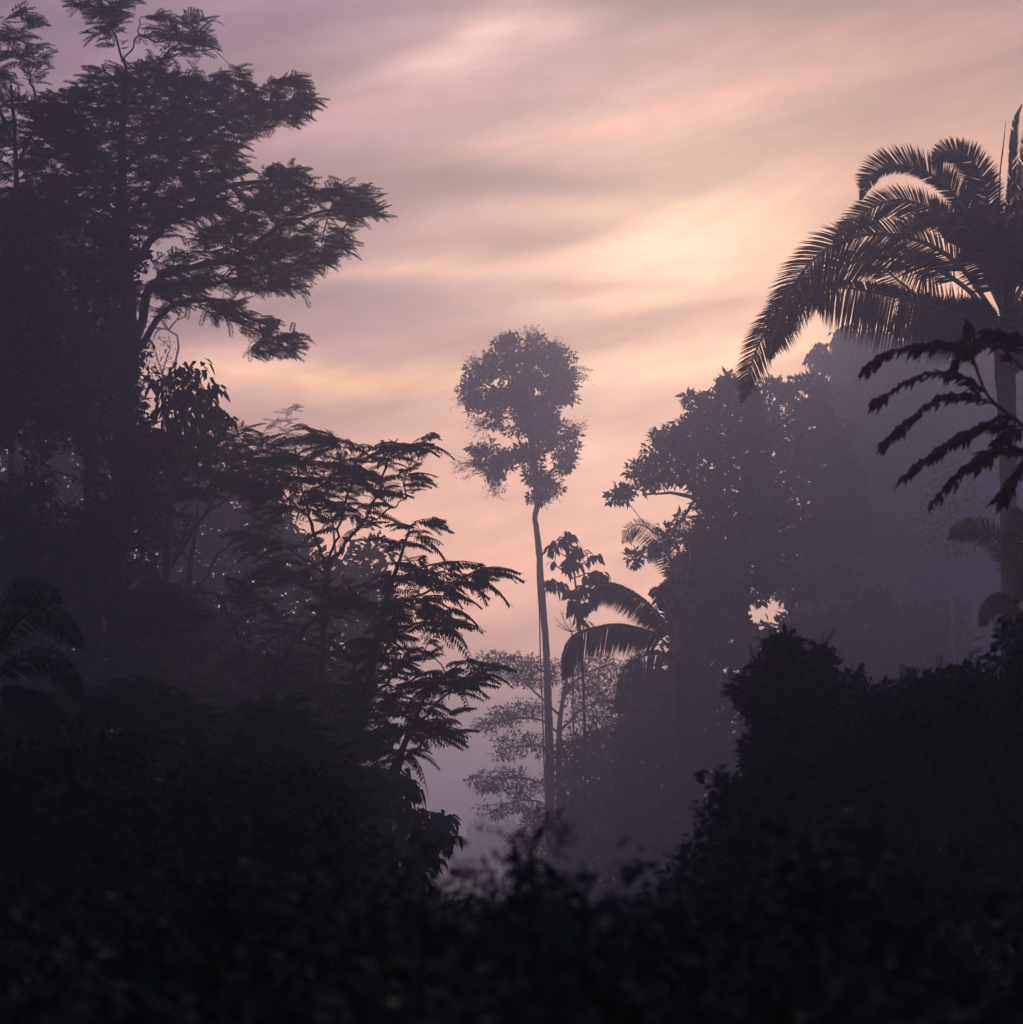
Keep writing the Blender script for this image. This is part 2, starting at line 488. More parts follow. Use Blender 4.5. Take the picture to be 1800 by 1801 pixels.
def leaves(g, nodes, dirs, org, style, size, count, spread, rng, flat=0.35, templates=None):
    n = len(nodes)
    out = nodes - org; out[:, 2] *= flat; out = norm(out)
    if style == 'pinnate':
        # leaves stand in a spiral round the last stretch of each twig and arch outward
        h = norm(0.55 * dirs + 0.6 * out + rng.normal(0, .15, (n, 3)))
        ii = np.repeat(np.arange(n), count); k = len(ii)
        s = rng.uniform(-1, 0.15, k)
        pos = nodes[ii] + dirs[ii] * (s * spread)[:, None] + rng.normal(0, .04, (k, 3))
        base = h[ii].copy(); base[:, 2] *= .5
        yaw = rng.uniform(-1.35, 1.35, k)
        hz = norm(base * np.array([1, 1, 0]) + 1e-4)
        c, sn = np.cos(yaw), np.sin(yaw)
        X = np.stack([hz[:, 0] * c - hz[:, 1] * sn, hz[:, 0] * sn + hz[:, 1] * c, base[:, 2] * .7 + rng.normal(0.08, .22, k)], 1)
        Z = np.tile([0, 0, 1.0], (k, 1)) + rng.normal(0, .38, (k, 3))
        sc_ = size * rng.uniform(.5, 1.25, k)
        T = templates or PIN
        w_ = rng.integers(0, len(T), k)
        for j in range(len(T)):
            q = w_ == j; g.inst(T[j], pos[q], X[q], Z[q], sc_[q])
    else:
        ii = np.repeat(np.arange(n), count); k = len(ii)
        off = rng.normal(0, 1, (k, 3)); off = norm(off) * (rng.random(k) ** .45)[:, None]
        off *= np.array([1, 1, .75]) * spread
        pos = nodes[ii] + off * rng.uniform(.6, 1.15, n)[ii][:, None]
        if style == 'hang':
            X = off / spread + rng.normal(0, .35, (k, 3)); X[:, 2] = X[:, 2] * .3 - 0.35
            Z = np.tile([0, 0, 1.0], (k, 1)) + rng.normal(0, .3, (k, 3))
            T = templates or HANG
        else:
            X = off / spread + rng.normal(0, .6, (k, 3)); X[:, 2] -= 0.1
            Z = np.tile([0, 0, .8], (k, 1)) + rng.normal(0, .6, (k, 3))
            T = templates or DIAM
        sc_ = size * rng.uniform(.55, 1.2, k)
        w_ = rng.integers(0, len(T), k)
        for j in range(len(T)):
            q = w_ == j; g.inst(T[j], pos[q], X[q], Z[q], sc_[q])

# ---- palm frond: an arched rachis with two rows of long leaflets
def frond_geo(pl, D, rng, n=70, k_=1.0, up=45, dn=45, wid=0.05, sweep=0.7, hang=0.0, r0=0.06, tipw=.25, twist=0.0, start=0.18, jitter=.03, droop=.35):
    a = np.array([[q[0], q[1]] for q in pl], float)
    dd = np.array([q[2] if len(q) > 2 else 0 for q in pl], float) * k_
    wid *= k_; r0 *= k_
    p = pts(a, D + dd)
    c = catmull(p, 60)
    T = norm(np.gradient(c, axis=0))
    view = np.array([0, 1.0, 0])
    gr = Geo(); tube(gr, c, np.linspace(r0, r0 * .18, 60), 6)
    gl = Geo(); px = D / F
    ln = np.linalg.norm(np.diff(c, axis=0), axis=1).sum()
    # the upper side is fixed where the frond leaves the crown and carried along the curve
    S0 = norm(np.cross(T, view))
    if S0[15][2] < 0: S0 = -S0
    V, Fc = [], []
    for i in range(n):
        t = start + (1 - start) * (i + .5) / n
        u = t * 59; k = min(int(u), 58); fr = u - k
        b = c[k] * (1 - fr) + c[k + 1] * fr; tt = T[k]
        S = S0[k]
        prof = (math.sin(math.pi * min(1, (t - start) / (1 - start) * .80 + .16)) ** .55) * (1 if t < .9 else 1 - (t - .9) * 10 * (1 - tipw) )
        for side, L0 in ((1, up), (-1, dn)):
            Lm = L0 * px * prof * rng.uniform(.88, 1.08)
            if rng.random() < 0.03: continue
            tw = rng.normal(twist * side, .09)
            S2 = S * side * math.cos(tw) + view * math.sin(tw) * (1 if side > 0 else -1)
            d = S2 + tt * (sweep + rng.normal(0, jitter)) + rng.normal(0, .04, 3)
            d = d / np.linalg.norm(d)
            dr = droop * (1.0 if side > 0 else 1.0)
            if side < 0 and hang: d = norm(d * (1 - hang) + np.array([0, 0, -1.0]) * hang)
            p1 = b + d * Lm * .5 + np.array([0, 0, -.06 * dr * Lm])
            p2 = b + d * Lm + np.array([0, 0, -.28 * dr * Lm])
            wv = norm(np.cross(d, view + rng.normal(0, .5, 3))) * wid * .5
            q = len(V)
            V += [b + wv * .5, b - wv * .5, p1 + wv, p1 - wv, p2]
            Fc += [(q, q + 1, q + 2), (q + 1, q + 3, q + 2), (q + 2, q + 3, q + 4)]
    gl.add(np.array(V), Fc)
    return gr, gl
def palm(name, label, D, trunk, fronds, spears=(), seed=1, group=None, rad=None, cat='palm tree', leafmat=None, rachmat=None):
    rng = np.random.default_rng(seed)
    k_ = 1.0
    if D > 36: k_ = S if D > 75 else S_MID; D = D * k_
    px = D / F
    a = np.array([[q[0], q[1]] for q in trunk], float)
    tp = pts(a, D); r = np.array([q[2] for q in trunk]) * px / 2
    b = ground(trunk[0][0], D); b[2] -= .15
    if tp[0][2] > b[2] + .3: tp = np.vstack([b, tp]); r = np.concatenate([[r[0] * 1.25], r])
    c = catmull(np.hstack([tp, r[:, None]]), 40)
    base = np.array([b[0], b[1], 0])
    root = thing(name, label, cat, base, group)
    g = Geo(); rr = c[:, 3] * (1 + .05 * np.sin(np.arange(40) * 2.2)); tube(g, c[:, :3], rr, 12, .03, rng)
    build('trunk', g, M_bark, root, base, True)
    for fr in fronds:
        pl, kw = fr; kw = dict(kw); dk = kw.pop('dark', 0)
        gr, gl = frond_geo(pl, D, rng, k_=k_, **kw)
        fo = build('frond', gl, leafmat or M_palm, root, base)
        ro = build('rachis', gr, M_palm if dk else (rachmat or M_rach), fo, base, True)
    for pl, kw in spears:
        gr, gl = frond_geo(pl, D, rng, k_=k_, **kw)
        fo = build('spear_leaf', gl, M_palm, root, base)
        build('rachis', gr, M_rach, fo, base, True)
    return root

#==SETTING==
# ------------------------------------------------------------------ ground
nx = 120
xs = np.linspace(-710, 710, nx); ys = np.linspace(-180, 1380, nx)
gx, gy = np.meshgrid(xs, ys)
gz = np.array([ground_z(a, b) for a, b in zip(gx.ravel(), gy.ravel())])
gv = np.stack([gx.ravel(), gy.ravel(), gz], 1)
gf = []
for i in range(nx - 1):
    for j in range(nx - 1):
        a = i * nx + j; gf += [(a, a + 1, a + nx + 1), (a, a + nx + 1, a + nx)]
gg = Geo(); gg.add(gv, gf)
go = build('ground', gg, M_ground, smooth=True); go['kind'] = 'structure'

# haze box
bx = [(-720, 720), (-190, 1390), (-1.6, 62.0)]
hv = [(x, y, z) for z in bx[2] for y in bx[1] for x in bx[0]]
hf = [(0, 2, 3), (0, 3, 1), (4, 5, 7), (4, 7, 6), (0, 1, 5), (0, 5, 4), (2, 6, 7), (2, 7, 3), (0, 4, 6), (0, 6, 2), (1, 3, 7), (1, 7, 5)]
hm = bpy.data.materials.new('haze_air'); hm.use_nodes = True
hm.cycles.homogeneous_volume = True
t = hm.node_tree; t.nodes.clear()
ho = t.nodes.new('ShaderNodeOutputMaterial'); pv = t.nodes.new('ShaderNodeVolumePrincipled')
pv.inputs['Color'].default_value = (0.64, 0.70, 1.0, 1)
pv.inputs['Density'].default_value = HAZE_DENSITY
pv.inputs['Density Attribute'].default_value = ''
pv.inputs['Anisotropy'].default_value = 0.72
t.links.new(pv.outputs[0], ho.inputs['Volume'])
hg = Geo(); hg.add(hv, hf)
hz_ = build('haze', hg, hm); hz_['kind'] = 'stuff'

#==TREES==
TD = 126
# the tall lone tree in the gap
def oval(x, y, rx, ry, k=12, rot=0.0):
    return [(x + rx * math.cos(a) * math.cos(rot) - ry * math.sin(a) * math.sin(rot), y + rx * math.cos(a) * math.sin(rot) + ry * math.sin(a) * math.cos(rot)) for a in np.linspace(0, 2 * math.pi, k, endpoint=False)]

def wisps(root, base, rng, D, spots, bark, leafmat, name='wispy_twigs', n=26, leaf=.16):
    """fine dangling twigs with a few small leaves"""
    D *= S
    for (x0, y0, x1, y1, sp) in spots:
        gt, gl = Geo(), Geo()
        for _ in range(n):
            a = pt(x0 + rng.normal(0, sp * .3), y0 + rng.normal(0, sp * .3), D + rng.normal(0, 1.))
            e = pt(x1 + rng.normal(0, sp), y1 + rng.normal(0, sp), D + rng.normal(0, 1.6))
            md = (a + e) / 2 + rng.normal(0, .32, 3)
            c = catmull(np.array([a, md, e + np.array([0, 0, -.1])]), 7)
            tube(gt, c, np.linspace(.028, .013, 7), 3)
            q = c[rng.integers(2, 7, 9)] + rng.normal(0, .16, (9, 3))
            gl.inst(DIAM[1], q, rng.normal(0, 1, (9, 3)) + [0, 0, -.5], rng.normal(0, 1, (9, 3)), rng.uniform(.5, 1.1, 9) * leaf * S)
        o = build(name, gt, bark, root, base); build('twig_leaves', gl, leafmat, o, base)

D = TD
tall_blobs = [(935, 598, 20, 20), (893, 612, 26, 22), (925, 622, 34, 24), (962, 625, 32, 26), (988, 652, 28, 28), (1003, 672, 18, 24), (900, 652, 42, 30),
              (850, 655, 30, 26), (826, 680, 17, 24), (838, 706, 26, 18), (880, 700, 40, 28), (940, 690, 52, 44), (985, 695, 24, 20), (872, 735, 22, 24),
              (930, 745, 44, 36), (968, 755, 32, 34), (932, 790, 30, 24), (846, 790, 20, 20), (862, 815, 36, 28), (900, 802, 38, 26), (1004, 788, 20, 24), (985, 815, 24, 22),
              (975, 850, 24, 14), (942, 842, 20, 20), (945, 876, 20, 16), (870, 836, 20, 14)]
def tall_extra(root, base, rng):
    wisps(root, base, rng, D, [(850, 815, 808, 822, 12), (872, 838, 868, 858, 11), (990, 770, 1020, 748, 9), (990, 660, 1030, 656, 8), (830, 700, 812, 702, 8), (938, 600, 936, 580, 8),
                               (842, 650, 832, 636, 9), (965, 615, 985, 612, 9), (955, 868, 970, 872, 8), (848, 745, 838, 742, 10), (895, 600, 885, 596, 6)], M_bark, M_leaf)
    g = Geo()
tree('tall_tree', 'tall lone tree with long bare trunk and ragged upright crown standing in the gap', 'tree', D,
     [(969, 1440, 17), (966, 1300, 15), (963, 1200, 12.5), (961, 1140, 12), (957, 1090, 12), (953, 1040, 12), (950, 990, 11), (948, 965, 12), (943, 925, 9.5), (941, 908, 10), (946, 890, 11), (946, 870, 12), (942, 840, 13), (938, 805, 12), (934, 770, 11), (930, 735, 9), (928, 690, 7), (930, 640, 4)],
     [[(938, 805, 7), (910, 812, 6, .5), (870, 820, 4, 1)], [(944, 850, 6), (965, 835, 5, -.5), (1000, 795, 3.5, -1)], [(934, 770, 7), (965, 740, 5, 1), (980, 690, 3, 1)],
      [(930, 735, 6), (895, 700, 5, -1), (850, 670, 3, -1)], [(946, 870, 5), (970, 855, 3)], [(928, 700, 5), (950, 650, 4, .5), (965, 615, 2.5, .6)], [(928, 700, 5), (905, 650, 4, -.5), (893, 612, 2.5, -.6)]],
     [(oval(x, y, rx * .93, ry * .93, 10), 12, 3) for x, y, rx, ry in tall_blobs], 'broad', seed=11, bark=M_bark,
     size=.33, count=64, spread=.46, thick=2.4, gap=.13, gapscale=.8, twig=.012, extra=tall_extra, flat=.8)
# vine hanging beside its trunk
vg = Geo(); rngv = np.random.default_rng(3)
vp = pts([(945, 960), (947, 1010), (949, 1080), (951, 1150), (954, 1230), (957, 1330), (962, 1440)], TD * S - 1.2)
vb = vp[-1].copy(); vb[2] = ground_z(vb[0], vb[1])
vp = np.vstack([vp, vb]); vp[:, 0] += rngv.normal(0, .04, len(vp))
tube(vg, catmull(vp, 50), np.full(50, .075), 5)
vt = thing('hanging_vine', 'thin straight vine hanging just left of the tall bare trunk', 'vine', vb)
build('stem', vg, M_bark, vt, vb)

# ------------------------------------------------------------------ slender big-leaved sapling right of the tall trunk
D = 98
def sap_leaf(x, y, rx, ry): return (oval(x, y, rx, ry, 8), 9, 2)
tree('big_leaved_sapling', 'slender sapling with tiers of big drooping leaves right of the tall trunk', 'sapling', D,
     [(1030, 1320, 5), (1026, 1200, 5), (1021, 1120, 4.5), (1018, 1080, 4), (1013, 1030, 3.5), (1008, 990, 3), (1004, 950, 2)],
     [[(1008, 1018, 3), (990, 1003, 2.5), (972, 992, 2)], [(1006, 985, 2.5), (990, 975, 2), (975, 968, 2)], [(1006, 980, 2.5), (1030, 975, 2)], [(1010, 1018, 2.5), (1035, 1008, 2), (1058, 1010, 2)],
      [(1015, 1048, 2.5), (995, 1036, 2), (975, 1028, 2)], [(1008, 995, 2), (1025, 990, 2), (1045, 982, 2)], [(1018, 1070, 2), (1030, 1060, 2)]],
     [sap_leaf(1002, 943, 15, 9), sap_leaf(974, 961, 13, 10), sap_leaf(1016, 968, 18, 10), sap_leaf(966, 990, 14, 9), sap_leaf(1006, 992, 20, 9), sap_leaf(1045, 980, 16, 7), sap_leaf(976, 1027, 15, 8),
      sap_leaf(1045, 1012, 30, 8), sap_leaf(1018, 1038, 18, 12), sap_leaf(1018, 1066, 17, 13), sap_leaf(1022, 1090, 9, 6), sap_leaf(948, 999, 6, 3)], 'hang', seed=5,
     size=.48, count=7, spread=.24, thick=.5, twig=.012)
# bare twiggy shrub left of it
bg = Geo(); rngb = np.random.default_rng(8)
broot_b = ground(1010, 99 * S)
bt = thing('bare_shrub', 'leafless twiggy shrub poking up beside the big palm leaves', 'shrub', broot_b)
b0 = pt(1006, 1112, 99 * S)
tube(bg, np.array([broot_b, (broot_b + b0) / 2 + [.1, 0, 0], b0]), [.09, .07, .055], 5)
for (x, y) in [(985, 1072), (975, 1086), (990, 1085), (1000, 1080), (978, 1098), (1032, 1090), (1046, 1096)]:
    e = pt(x, y, 99 * S + rngb.normal(0, .5)); md = (b0 + e) / 2 + rngb.normal(0, .09, 3)
    c = catmull(np.array([b0, md, e]), 6); tube(bg, c, np.linspace(.036, .014, 6), 4)
    for k in range(3):
        s0 = c[rngb.integers(1, 5)]; tube(bg, np.array([s0, s0 + rngb.normal(0, .2, 3) + [0, 0, .36]]), [.016, .01], 3)
build('twigs', bg, M_bark, bt, broot_b)

# ------------------------------------------------------------------ palms on the right
D = 66
kw = dict(n=180, wid=.05, r0=.085)
palm('tall_palm', 'tall feathery palm whose long arching fronds hang into the upper right', D,
     [(1776, 1400, 28), (1775, 1100, 28), (1772, 800, 29), (1768, 650, 38), (1768, 560, 40)],
     [([(1765, 560, 0), (1735, 440, -.2), (1685, 352, -.4), (1645, 312, -.5), (1600, 292, -.6), (1557, 294, -.7), (1532, 314, -.8), (1514, 352, -.9)], dict(kw, up=50, dn=27, sweep=.75, n=222, start=.30, droop=.1)),
      ([(1768, 560, .2), (1752, 450, .3), (1740, 370, .3), (1727, 314, .4), (1707, 281, .4), (1680, 266, .5), (1655, 270, .5), (1636, 292, .6)], dict(kw, up=44, dn=54, sweep=.65, n=216, droop=.1, start=.25)),
      ([(1760, 570, -.3), (1690, 470, -.8), (1620, 425, -1.2), (1540, 412, -1.5), (1476, 426, -1.8), (1420, 468, -2), (1386, 524, -2.1), (1365, 580, -2.2), (1352, 630, -2.2)], dict(kw, up=62, dn=83, sweep=.95, n=229, droop=.5)),
      ([(1762, 575, .3), (1690, 500, .5), (1600, 455, .8), (1510, 458, 1.1), (1430, 500, 1.3), (1372, 552, 1.4), (1340, 595, 1.5), (1320, 645, 1.6), (1304, 706, 1.7)], dict(kw, up=56, dn=70, sweep=1.0, n=236, droop=.5)),
      ([(1760, 540, .6), (1700, 420, 1), (1640, 370, 1.3), (1580, 352, 1.7), (1530, 368, 2), (1490, 400, 2.2), (1465, 440, 2.4)], dict(kw, up=48, dn=60, sweep=.9)),
      ([(1762, 600, -.2), (1700, 560, -.6), (1620, 533, -1), (1570, 521, -1.3), (1520, 511, -1.6), (1480, 506, -1.8), (1445, 511, -2), (1417, 525, -2.1)], dict(kw, up=30, dn=108, sweep=.45, hang=.55, n=148, wid=.07, start=.1)),
      ([(1765, 585, .5), (1700, 550, 1), (1626, 528, 1.5), (1588, 500, 1.8), (1551, 470, 2.2), (1515, 452, 2.4)], dict(kw, up=70, dn=54, sweep=.5, n=81)),
      ([(1768, 590, 1), (1730, 570, 2), (1680, 545, 3), (1620, 545, 4), (1560, 575, 5)], dict(kw, up=40, dn=101, sweep=.4, hang=.55, n=121)),
      ([(1770, 560, 0), (1780, 470, .5), (1810, 380, 1.2), (1860, 330, 2), (1930, 340, 2.6), (1985, 400, 3)], dict(kw, up=60, dn=81, sweep=.8)),
      ([(1770, 570, 0), (1800, 500, -.5), (1860, 440, -1), (1940, 430, -1.5), (2030, 480, -2), (2090, 580, -2.2)], dict(kw, up=60, dn=81, sweep=.8)),
      ([(1768, 560, 0), (1740, 480, -1.5), (1715, 420, -3), (1690, 400, -4.2), (1660, 420, -5.2)], dict(kw, up=60, dn=81, sweep=.7)),
      ([(1768, 560, 0), (1755, 470, 1.5), (1738, 400, 3), (1720, 370, 4.2), (1700, 375, 5.2), (1680, 420, 6)], dict(kw, up=60, dn=81, sweep=.7)),
      ([(1770, 600, 0), (1790, 560, 1), (1830, 540, 2), (1890, 570, 3), (1930, 640, 3.5)], dict(kw, up=50, dn=94, sweep=.5, hang=.4)),
      ([(1768, 570, 0), (1750, 470, 2), (1700, 400, 4), (1640, 380, 5.5), (1590, 400, 6.5), (1560, 440, 7)], dict(kw, up=60, dn=60, sweep=.8, dark=1)),
      ([(1768, 590, 0), (1740, 560, -2), (1700, 555, -3.5), (1660, 580, -4.6), (1640, 620, -5)], dict(kw, up=50, dn=60, sweep=.6, hang=.3, dark=1)),
      ([(1768, 570, 0), (1770, 480, -2), (1760, 430, -3.5), (1740, 430, -5), (1725, 470, -6)], dict(kw, up=64, dn=64, sweep=.7, dark=1)),
      ([(1768, 570, 0), (1790, 480, -1.5), (1800, 440, -3), (1815, 430, -4.5), (1825, 480, -6)], dict(kw, up=64, dn=64, sweep=.7, dark=1)),
      ([(1768, 590, 0), (1790, 560, -1.5), (1790, 560, -3), (1785, 600, -4.5), (1780, 660, -5)], dict(kw, up=50, dn=50, sweep=.7, dark=1)),
      ],
     [([(1768, 560, 0), (1770, 420, 0), (1778, 320, 0), (1781, 250, -.1), (1786, 210, -.2), (1797, 184, -.3)], dict(n=121, up=17, dn=27, wid=.05, sweep=1.6, droop=0, start=.1)),
      ([(1757, 500, .3), (1758, 325, .4), (1764, 260, .4), (1769, 214, .4)], dict(n=67, up=4, dn=5, wid=.04, sweep=3, droop=0, r0=.03)),
      ([(1768, 560, .5), (1788, 430, .5), (1796, 330, .4), (1812, 220, .3), (1835, 160, .3)], dict(n=121, up=24, dn=32, wid=.05, sweep=1.2, droop=0, start=.1))], seed=21)

D = 88
kw = dict(n=80, wid=.06, r0=.06)
palm('arching_palm', 'squat palm with two broad drooping fronds arching left over the misty gap', D,
     [(1206, 1400, 24), (1203, 1250, 24), (1198, 1150, 26)],
     [([(1198, 1160, 0), (1170, 1104, 0), (1150, 1075, -.2), (1120, 1050, -.4), (1088, 1033, -.6), (1062, 1029, -.8), (1043, 1042, -.9), (1034, 1078, -1)], dict(kw, up=9, dn=42, sweep=.6, hang=.4, n=220, wid=.062)),
      ([(1198, 1165, 0), (1170, 1130, -.3), (1143, 1113, -.6), (1095, 1102, -1), (1056, 1105, -1.3), (1017, 1117, -1.6), (996, 1142, -1.8), (988, 1195, -2)], dict(kw, up=8, dn=52, sweep=.55, hang=.45, n=240, wid=.065)),
      ([(1198, 1160, 0), (1185, 1100, .6), (1170, 1060, 1.2), (1160, 1040, 2), (1140, 1045, 3)], dict(kw, up=24, dn=24, sweep=.8)),
      ([(1198, 1160, 0), (1230, 1110, .5), (1270, 1085, 1), (1310, 1100, 1.6), (1335, 1150, 2)], dict(kw, dark=1, up=20, dn=40, sweep=.5, hang=.4)),
      ([(1198, 1160, 0), (1225, 1090, -.5), (1250, 1050, -1.2), (1285, 1040, -2), (1320, 1075, -2.6)], dict(kw, dark=1, up=26, dn=34, sweep=.6)),
      ([(1198, 1165, 0), (1160, 1150, .8), (1120, 1160, 1.8), (1095, 1200, 2.6), (1085, 1250, 3)], dict(kw, dark=1, up=14, dn=42, sweep=.45, hang=.5)),
      ([(1198, 1165, 0), (1215, 1150, 1.8), (1235, 1160, 3), (1255, 1210, 4)], dict(kw, dark=1, up=24, dn=40, sweep=.5, hang=.4))],
     [([(1198, 1160, 0), (1172, 1100, 0), (1158, 1080, 0), (1151, 1062, 0)], dict(n=60, up=6, dn=6, wid=.05, sweep=2.0, droop=0, start=.1))], seed=22)
D = 94
kw = dict(n=75, wid=.04, r0=.065)
palm('slim_palm', 'slim palm with pale curled fronds in front of the bushy tree', D,
     [(1222, 1400, 16), (1212, 1200, 16), (1196, 1050, 18)],
     [([(1196, 1050, 0), (1190, 1014, 0), (1176, 972, -.1), (1156, 941, -.3), (1126, 923, -.6), (1106, 930, -.8), (1094, 955, -.9)], dict(kw, up=18, dn=40, sweep=.6, hang=.25)),
      ([(1198, 1050, 0), (1212, 1000, .3), (1213, 963, .4), (1205, 940, .5), (1190, 930, .6), (1174, 938, .8)], dict(kw, up=18, dn=30, sweep=.7)),
      ([(1196, 1050, 0), (1180, 1030, -.2), (1165, 1040, -.5), (1158, 1070, -.8)], dict(kw, up=10, dn=26, sweep=.5, hang=.3)),
      ([(1198, 1050, 0), (1185, 1000, 1), (1165, 965, 2), (1150, 965, 2.8), (1140, 990, 3.5)], dict(kw, up=20, dn=34, sweep=.6, hang=.2)),
      ([(1198, 1050, 0), (1230, 990, .3), (1262, 960, .6), (1292, 980, 1), (1305, 1020, 1.2)], dict(kw, dark=1, up=24, dn=34, sweep=.6))],
     [([(1197, 1050, 0), (1196, 1000, 0), (1192, 960, 0), (1188, 938, 0)], dict(n=50, up=5, dn=5, wid=.04, sweep=2.2, droop=0, start=.1))], seed=23)
D = 42
kw = dict(n=90, wid=.035, r0=.035)
palm('young_palm', 'dark young palm arching in from the right edge below the tall palm', D,
     [(1812, 1400, 30), (1808, 1200, 30), (1804, 1100, 28)],
     [([(1804, 1110, 0), (1798, 1040, 0), (1780, 985, -.2), (1755, 950, -.4), (1725, 930, -.6), (1695, 929, -.8), (1667, 948, -1)], dict(kw, up=34, dn=40, sweep=.8, wid=.03, hang=.15)),
      ([(1804, 1110, 0), (1830, 1020, .3), (1870, 960, .6), (1930, 950, .9)], dict(kw, up=45, dn=50, sweep=.7)),
      ([(1804, 1110, 0), (1802, 1000, .8), (1790, 930, 1.4), (1790, 890, 2)], dict(kw, up=40, dn=40, sweep=.9)),
      ([(1804, 1120, 0), (1785, 1070, -.5), (1760, 1050, -1), (1735, 1065, -1.3), (1722, 1100, -1.6)], dict(kw, up=16, dn=36, sweep=.9, hang=.3))], seed=24, rachmat=M_palm)

# ------------------------------------------------------------------ trees of the right bank
D = 102
tree('bushy_tree', 'big bushy tree with a sloping leafy edge behind the pale curled palm fronds', 'tree', 106,
     [(1330, 1500, 34), (1325, 1300, 30), (1310, 1150, 28), (1300, 1020, 24), (1305, 900, 20), (1320, 800, 14)],
     [[(1300, 1020, 14), (1260, 930, 11, -2), (1225, 880, 8, -3), (1180, 868, 5, -4), (1130, 870, 3, -4)], [(1305, 900, 12), (1260, 820, 8, 1), (1230, 760, 5, 1)], [(1310, 860, 10), (1300, 760, 6, -1), (1290, 700, 4)],
      [(1320, 800, 10), (1380, 740, 6, 1), (1430, 700, 4)], [(1300, 1000, 10), (1380, 920, 8, 2), (1450, 880, 4, 3)], [(1222, 880, 6, -2), (1185, 930, 4, -2), (1130, 970, 3, -2)], [(1240, 740, 3, 0), (1215, 725, 2.4, 0), (1199, 713, 2, 0)]],
     [([(1290, 668), (1310, 690), (1345, 702), (1350, 760), (1370, 900), (1380, 1030), (1370, 1050), (1330, 1060), (1290, 1070), (1240, 1060), (1200, 1040), (1195, 990), (1225, 950), (1230, 880), (1190, 850), (1150, 860), (1110, 870), (1075, 888), (1085, 868), (1106, 845), (1116, 812), (1142, 800), (1160, 772), (1190, 740), (1215, 715), (1240, 702), (1262, 676)], 15, 8, [[(1294, 1058), (1352, 1056), (1350, 1098), (1296, 1104)]]),
      (oval(1277, 672, 9, 9, 7), 8, 2), (oval(1250, 700, 9, 8, 7), 8, 2), (oval(1218, 706, 8, 9, 7), 8, 2), (oval(1300, 680, 10, 9, 7), 8, 2), (oval(1330, 700, 9, 8, 7), 8, 2), (oval(1165, 768, 8, 9, 7), 8, 2), (oval(1092, 868, 10, 8, 7), 8, 2),
      ([(1215, 900), (1200, 960), (1150, 990), (1110, 990), (1105, 970), (1150, 940), (1190, 890)], 22, 4),
      (oval(1200, 713, 6, 5, 6), 8, 1), ([(1185, 1010), (1220, 960), (1250, 930), (1300, 1000), (1300, 1070), (1290, 1120), (1240, 1130), (1190, 1110), (1170, 1050)], 15, 3, [[(1294, 1058), (1352, 1056), (1350, 1098), (1296, 1104)]], 2)],
     'broad', seed=31, size=.40, count=58, spread=.50, thick=5, gap=.08, gapscale=.45, templates=[T_diamond(.5, .2), T_diamond(.34, .3)])
tree('sloping_tree', 'hazy tree carrying the leafy slope on from the bushy tree towards the long palm frond', 'tree', 122,
     [(1440, 1500, 22), (1440, 1200, 20), (1435, 1000, 16), (1430, 820, 9)],
     [[(1432, 950, 9), (1380, 800, 6), (1360, 720, 3)], [(1432, 900, 9), (1480, 800, 6), (1500, 740, 3)]],
     [([(1320, 710), (1345, 700), (1362, 690), (1398, 688), (1425, 684), (1460, 690), (1500, 740), (1530, 900), (1510, 1030), (1420, 1065), (1340, 1050), (1310, 900)], 16, 6, [[(1294, 1058), (1352, 1056), (1350, 1098), (1296, 1104)]]),
      (oval(1356, 678, 8, 10, 7), 8, 2), (oval(1380, 688, 9, 9, 7), 8, 2), (oval(1402, 676, 8, 10, 7), 8, 2), (oval(1424, 676, 9, 9, 7), 8, 2), (oval(1448, 684, 9, 9, 7), 8, 2)],
     'broad', seed=37, size=.46, count=62, spread=.55, thick=5, gap=.05, gapscale=.45)
D = 110
tree('lower_tree', 'low dense tree filling the shade under the bushy tree around a small sky hole', 'tree', D,
     [(1265, 1520, 20), (1262, 1420, 20), (1270, 1300, 18), (1290, 1200, 12)],
     [[(1270, 1300, 9), (1200, 1230, 6, -1), (1140, 1200, 4)], [(1270, 1280, 9), (1340, 1200, 6, 1), (1400, 1150, 4)]],
     [([(1200, 1080), (1240, 1115), (1290, 1108), (1308, 1092), (1345, 1085), (1370, 1095), (1400, 1080), (1520, 1040), (1700, 1080), (1700, 1300), (1560, 1420), (1300, 1640), (1080, 1640), (1070, 1440), (1075, 1330), (1100, 1240), (1150, 1190), (1190, 1150)], 20, 8, [[(1294, 1058), (1352, 1056), (1350, 1098), (1296, 1104)]])],
     'broad', seed=32, size=.5, count=50, spread=.75, thick=4, gap=.0)
D = 150
tree('hazy_round_tree', 'hazy round-topped tree rising behind the bushy tree under the palm fronds', 'tree', D,
     [(1520, 1500, 20), (1520, 1200, 20), (1515, 900, 18), (1510, 700, 12)],
     [[(1515, 800, 9), (1470, 680, 6), (1450, 620, 3)], [(1515, 780, 9), (1560, 680, 6), (1580, 620, 3)], [(1515, 850, 9), (1580, 780, 5)]],
     [([(1432, 600), (1462, 592), (1490, 580), (1540, 578), (1600, 600), (1640, 640), (1640, 800), (1600, 950), (1450, 950), (1440, 700), (1425, 672), (1450, 660), (1428, 645)], 15, 7, (), 2)],
     'hang', seed=33, size=.6, count=26, spread=.75, thick=5, gap=.05)
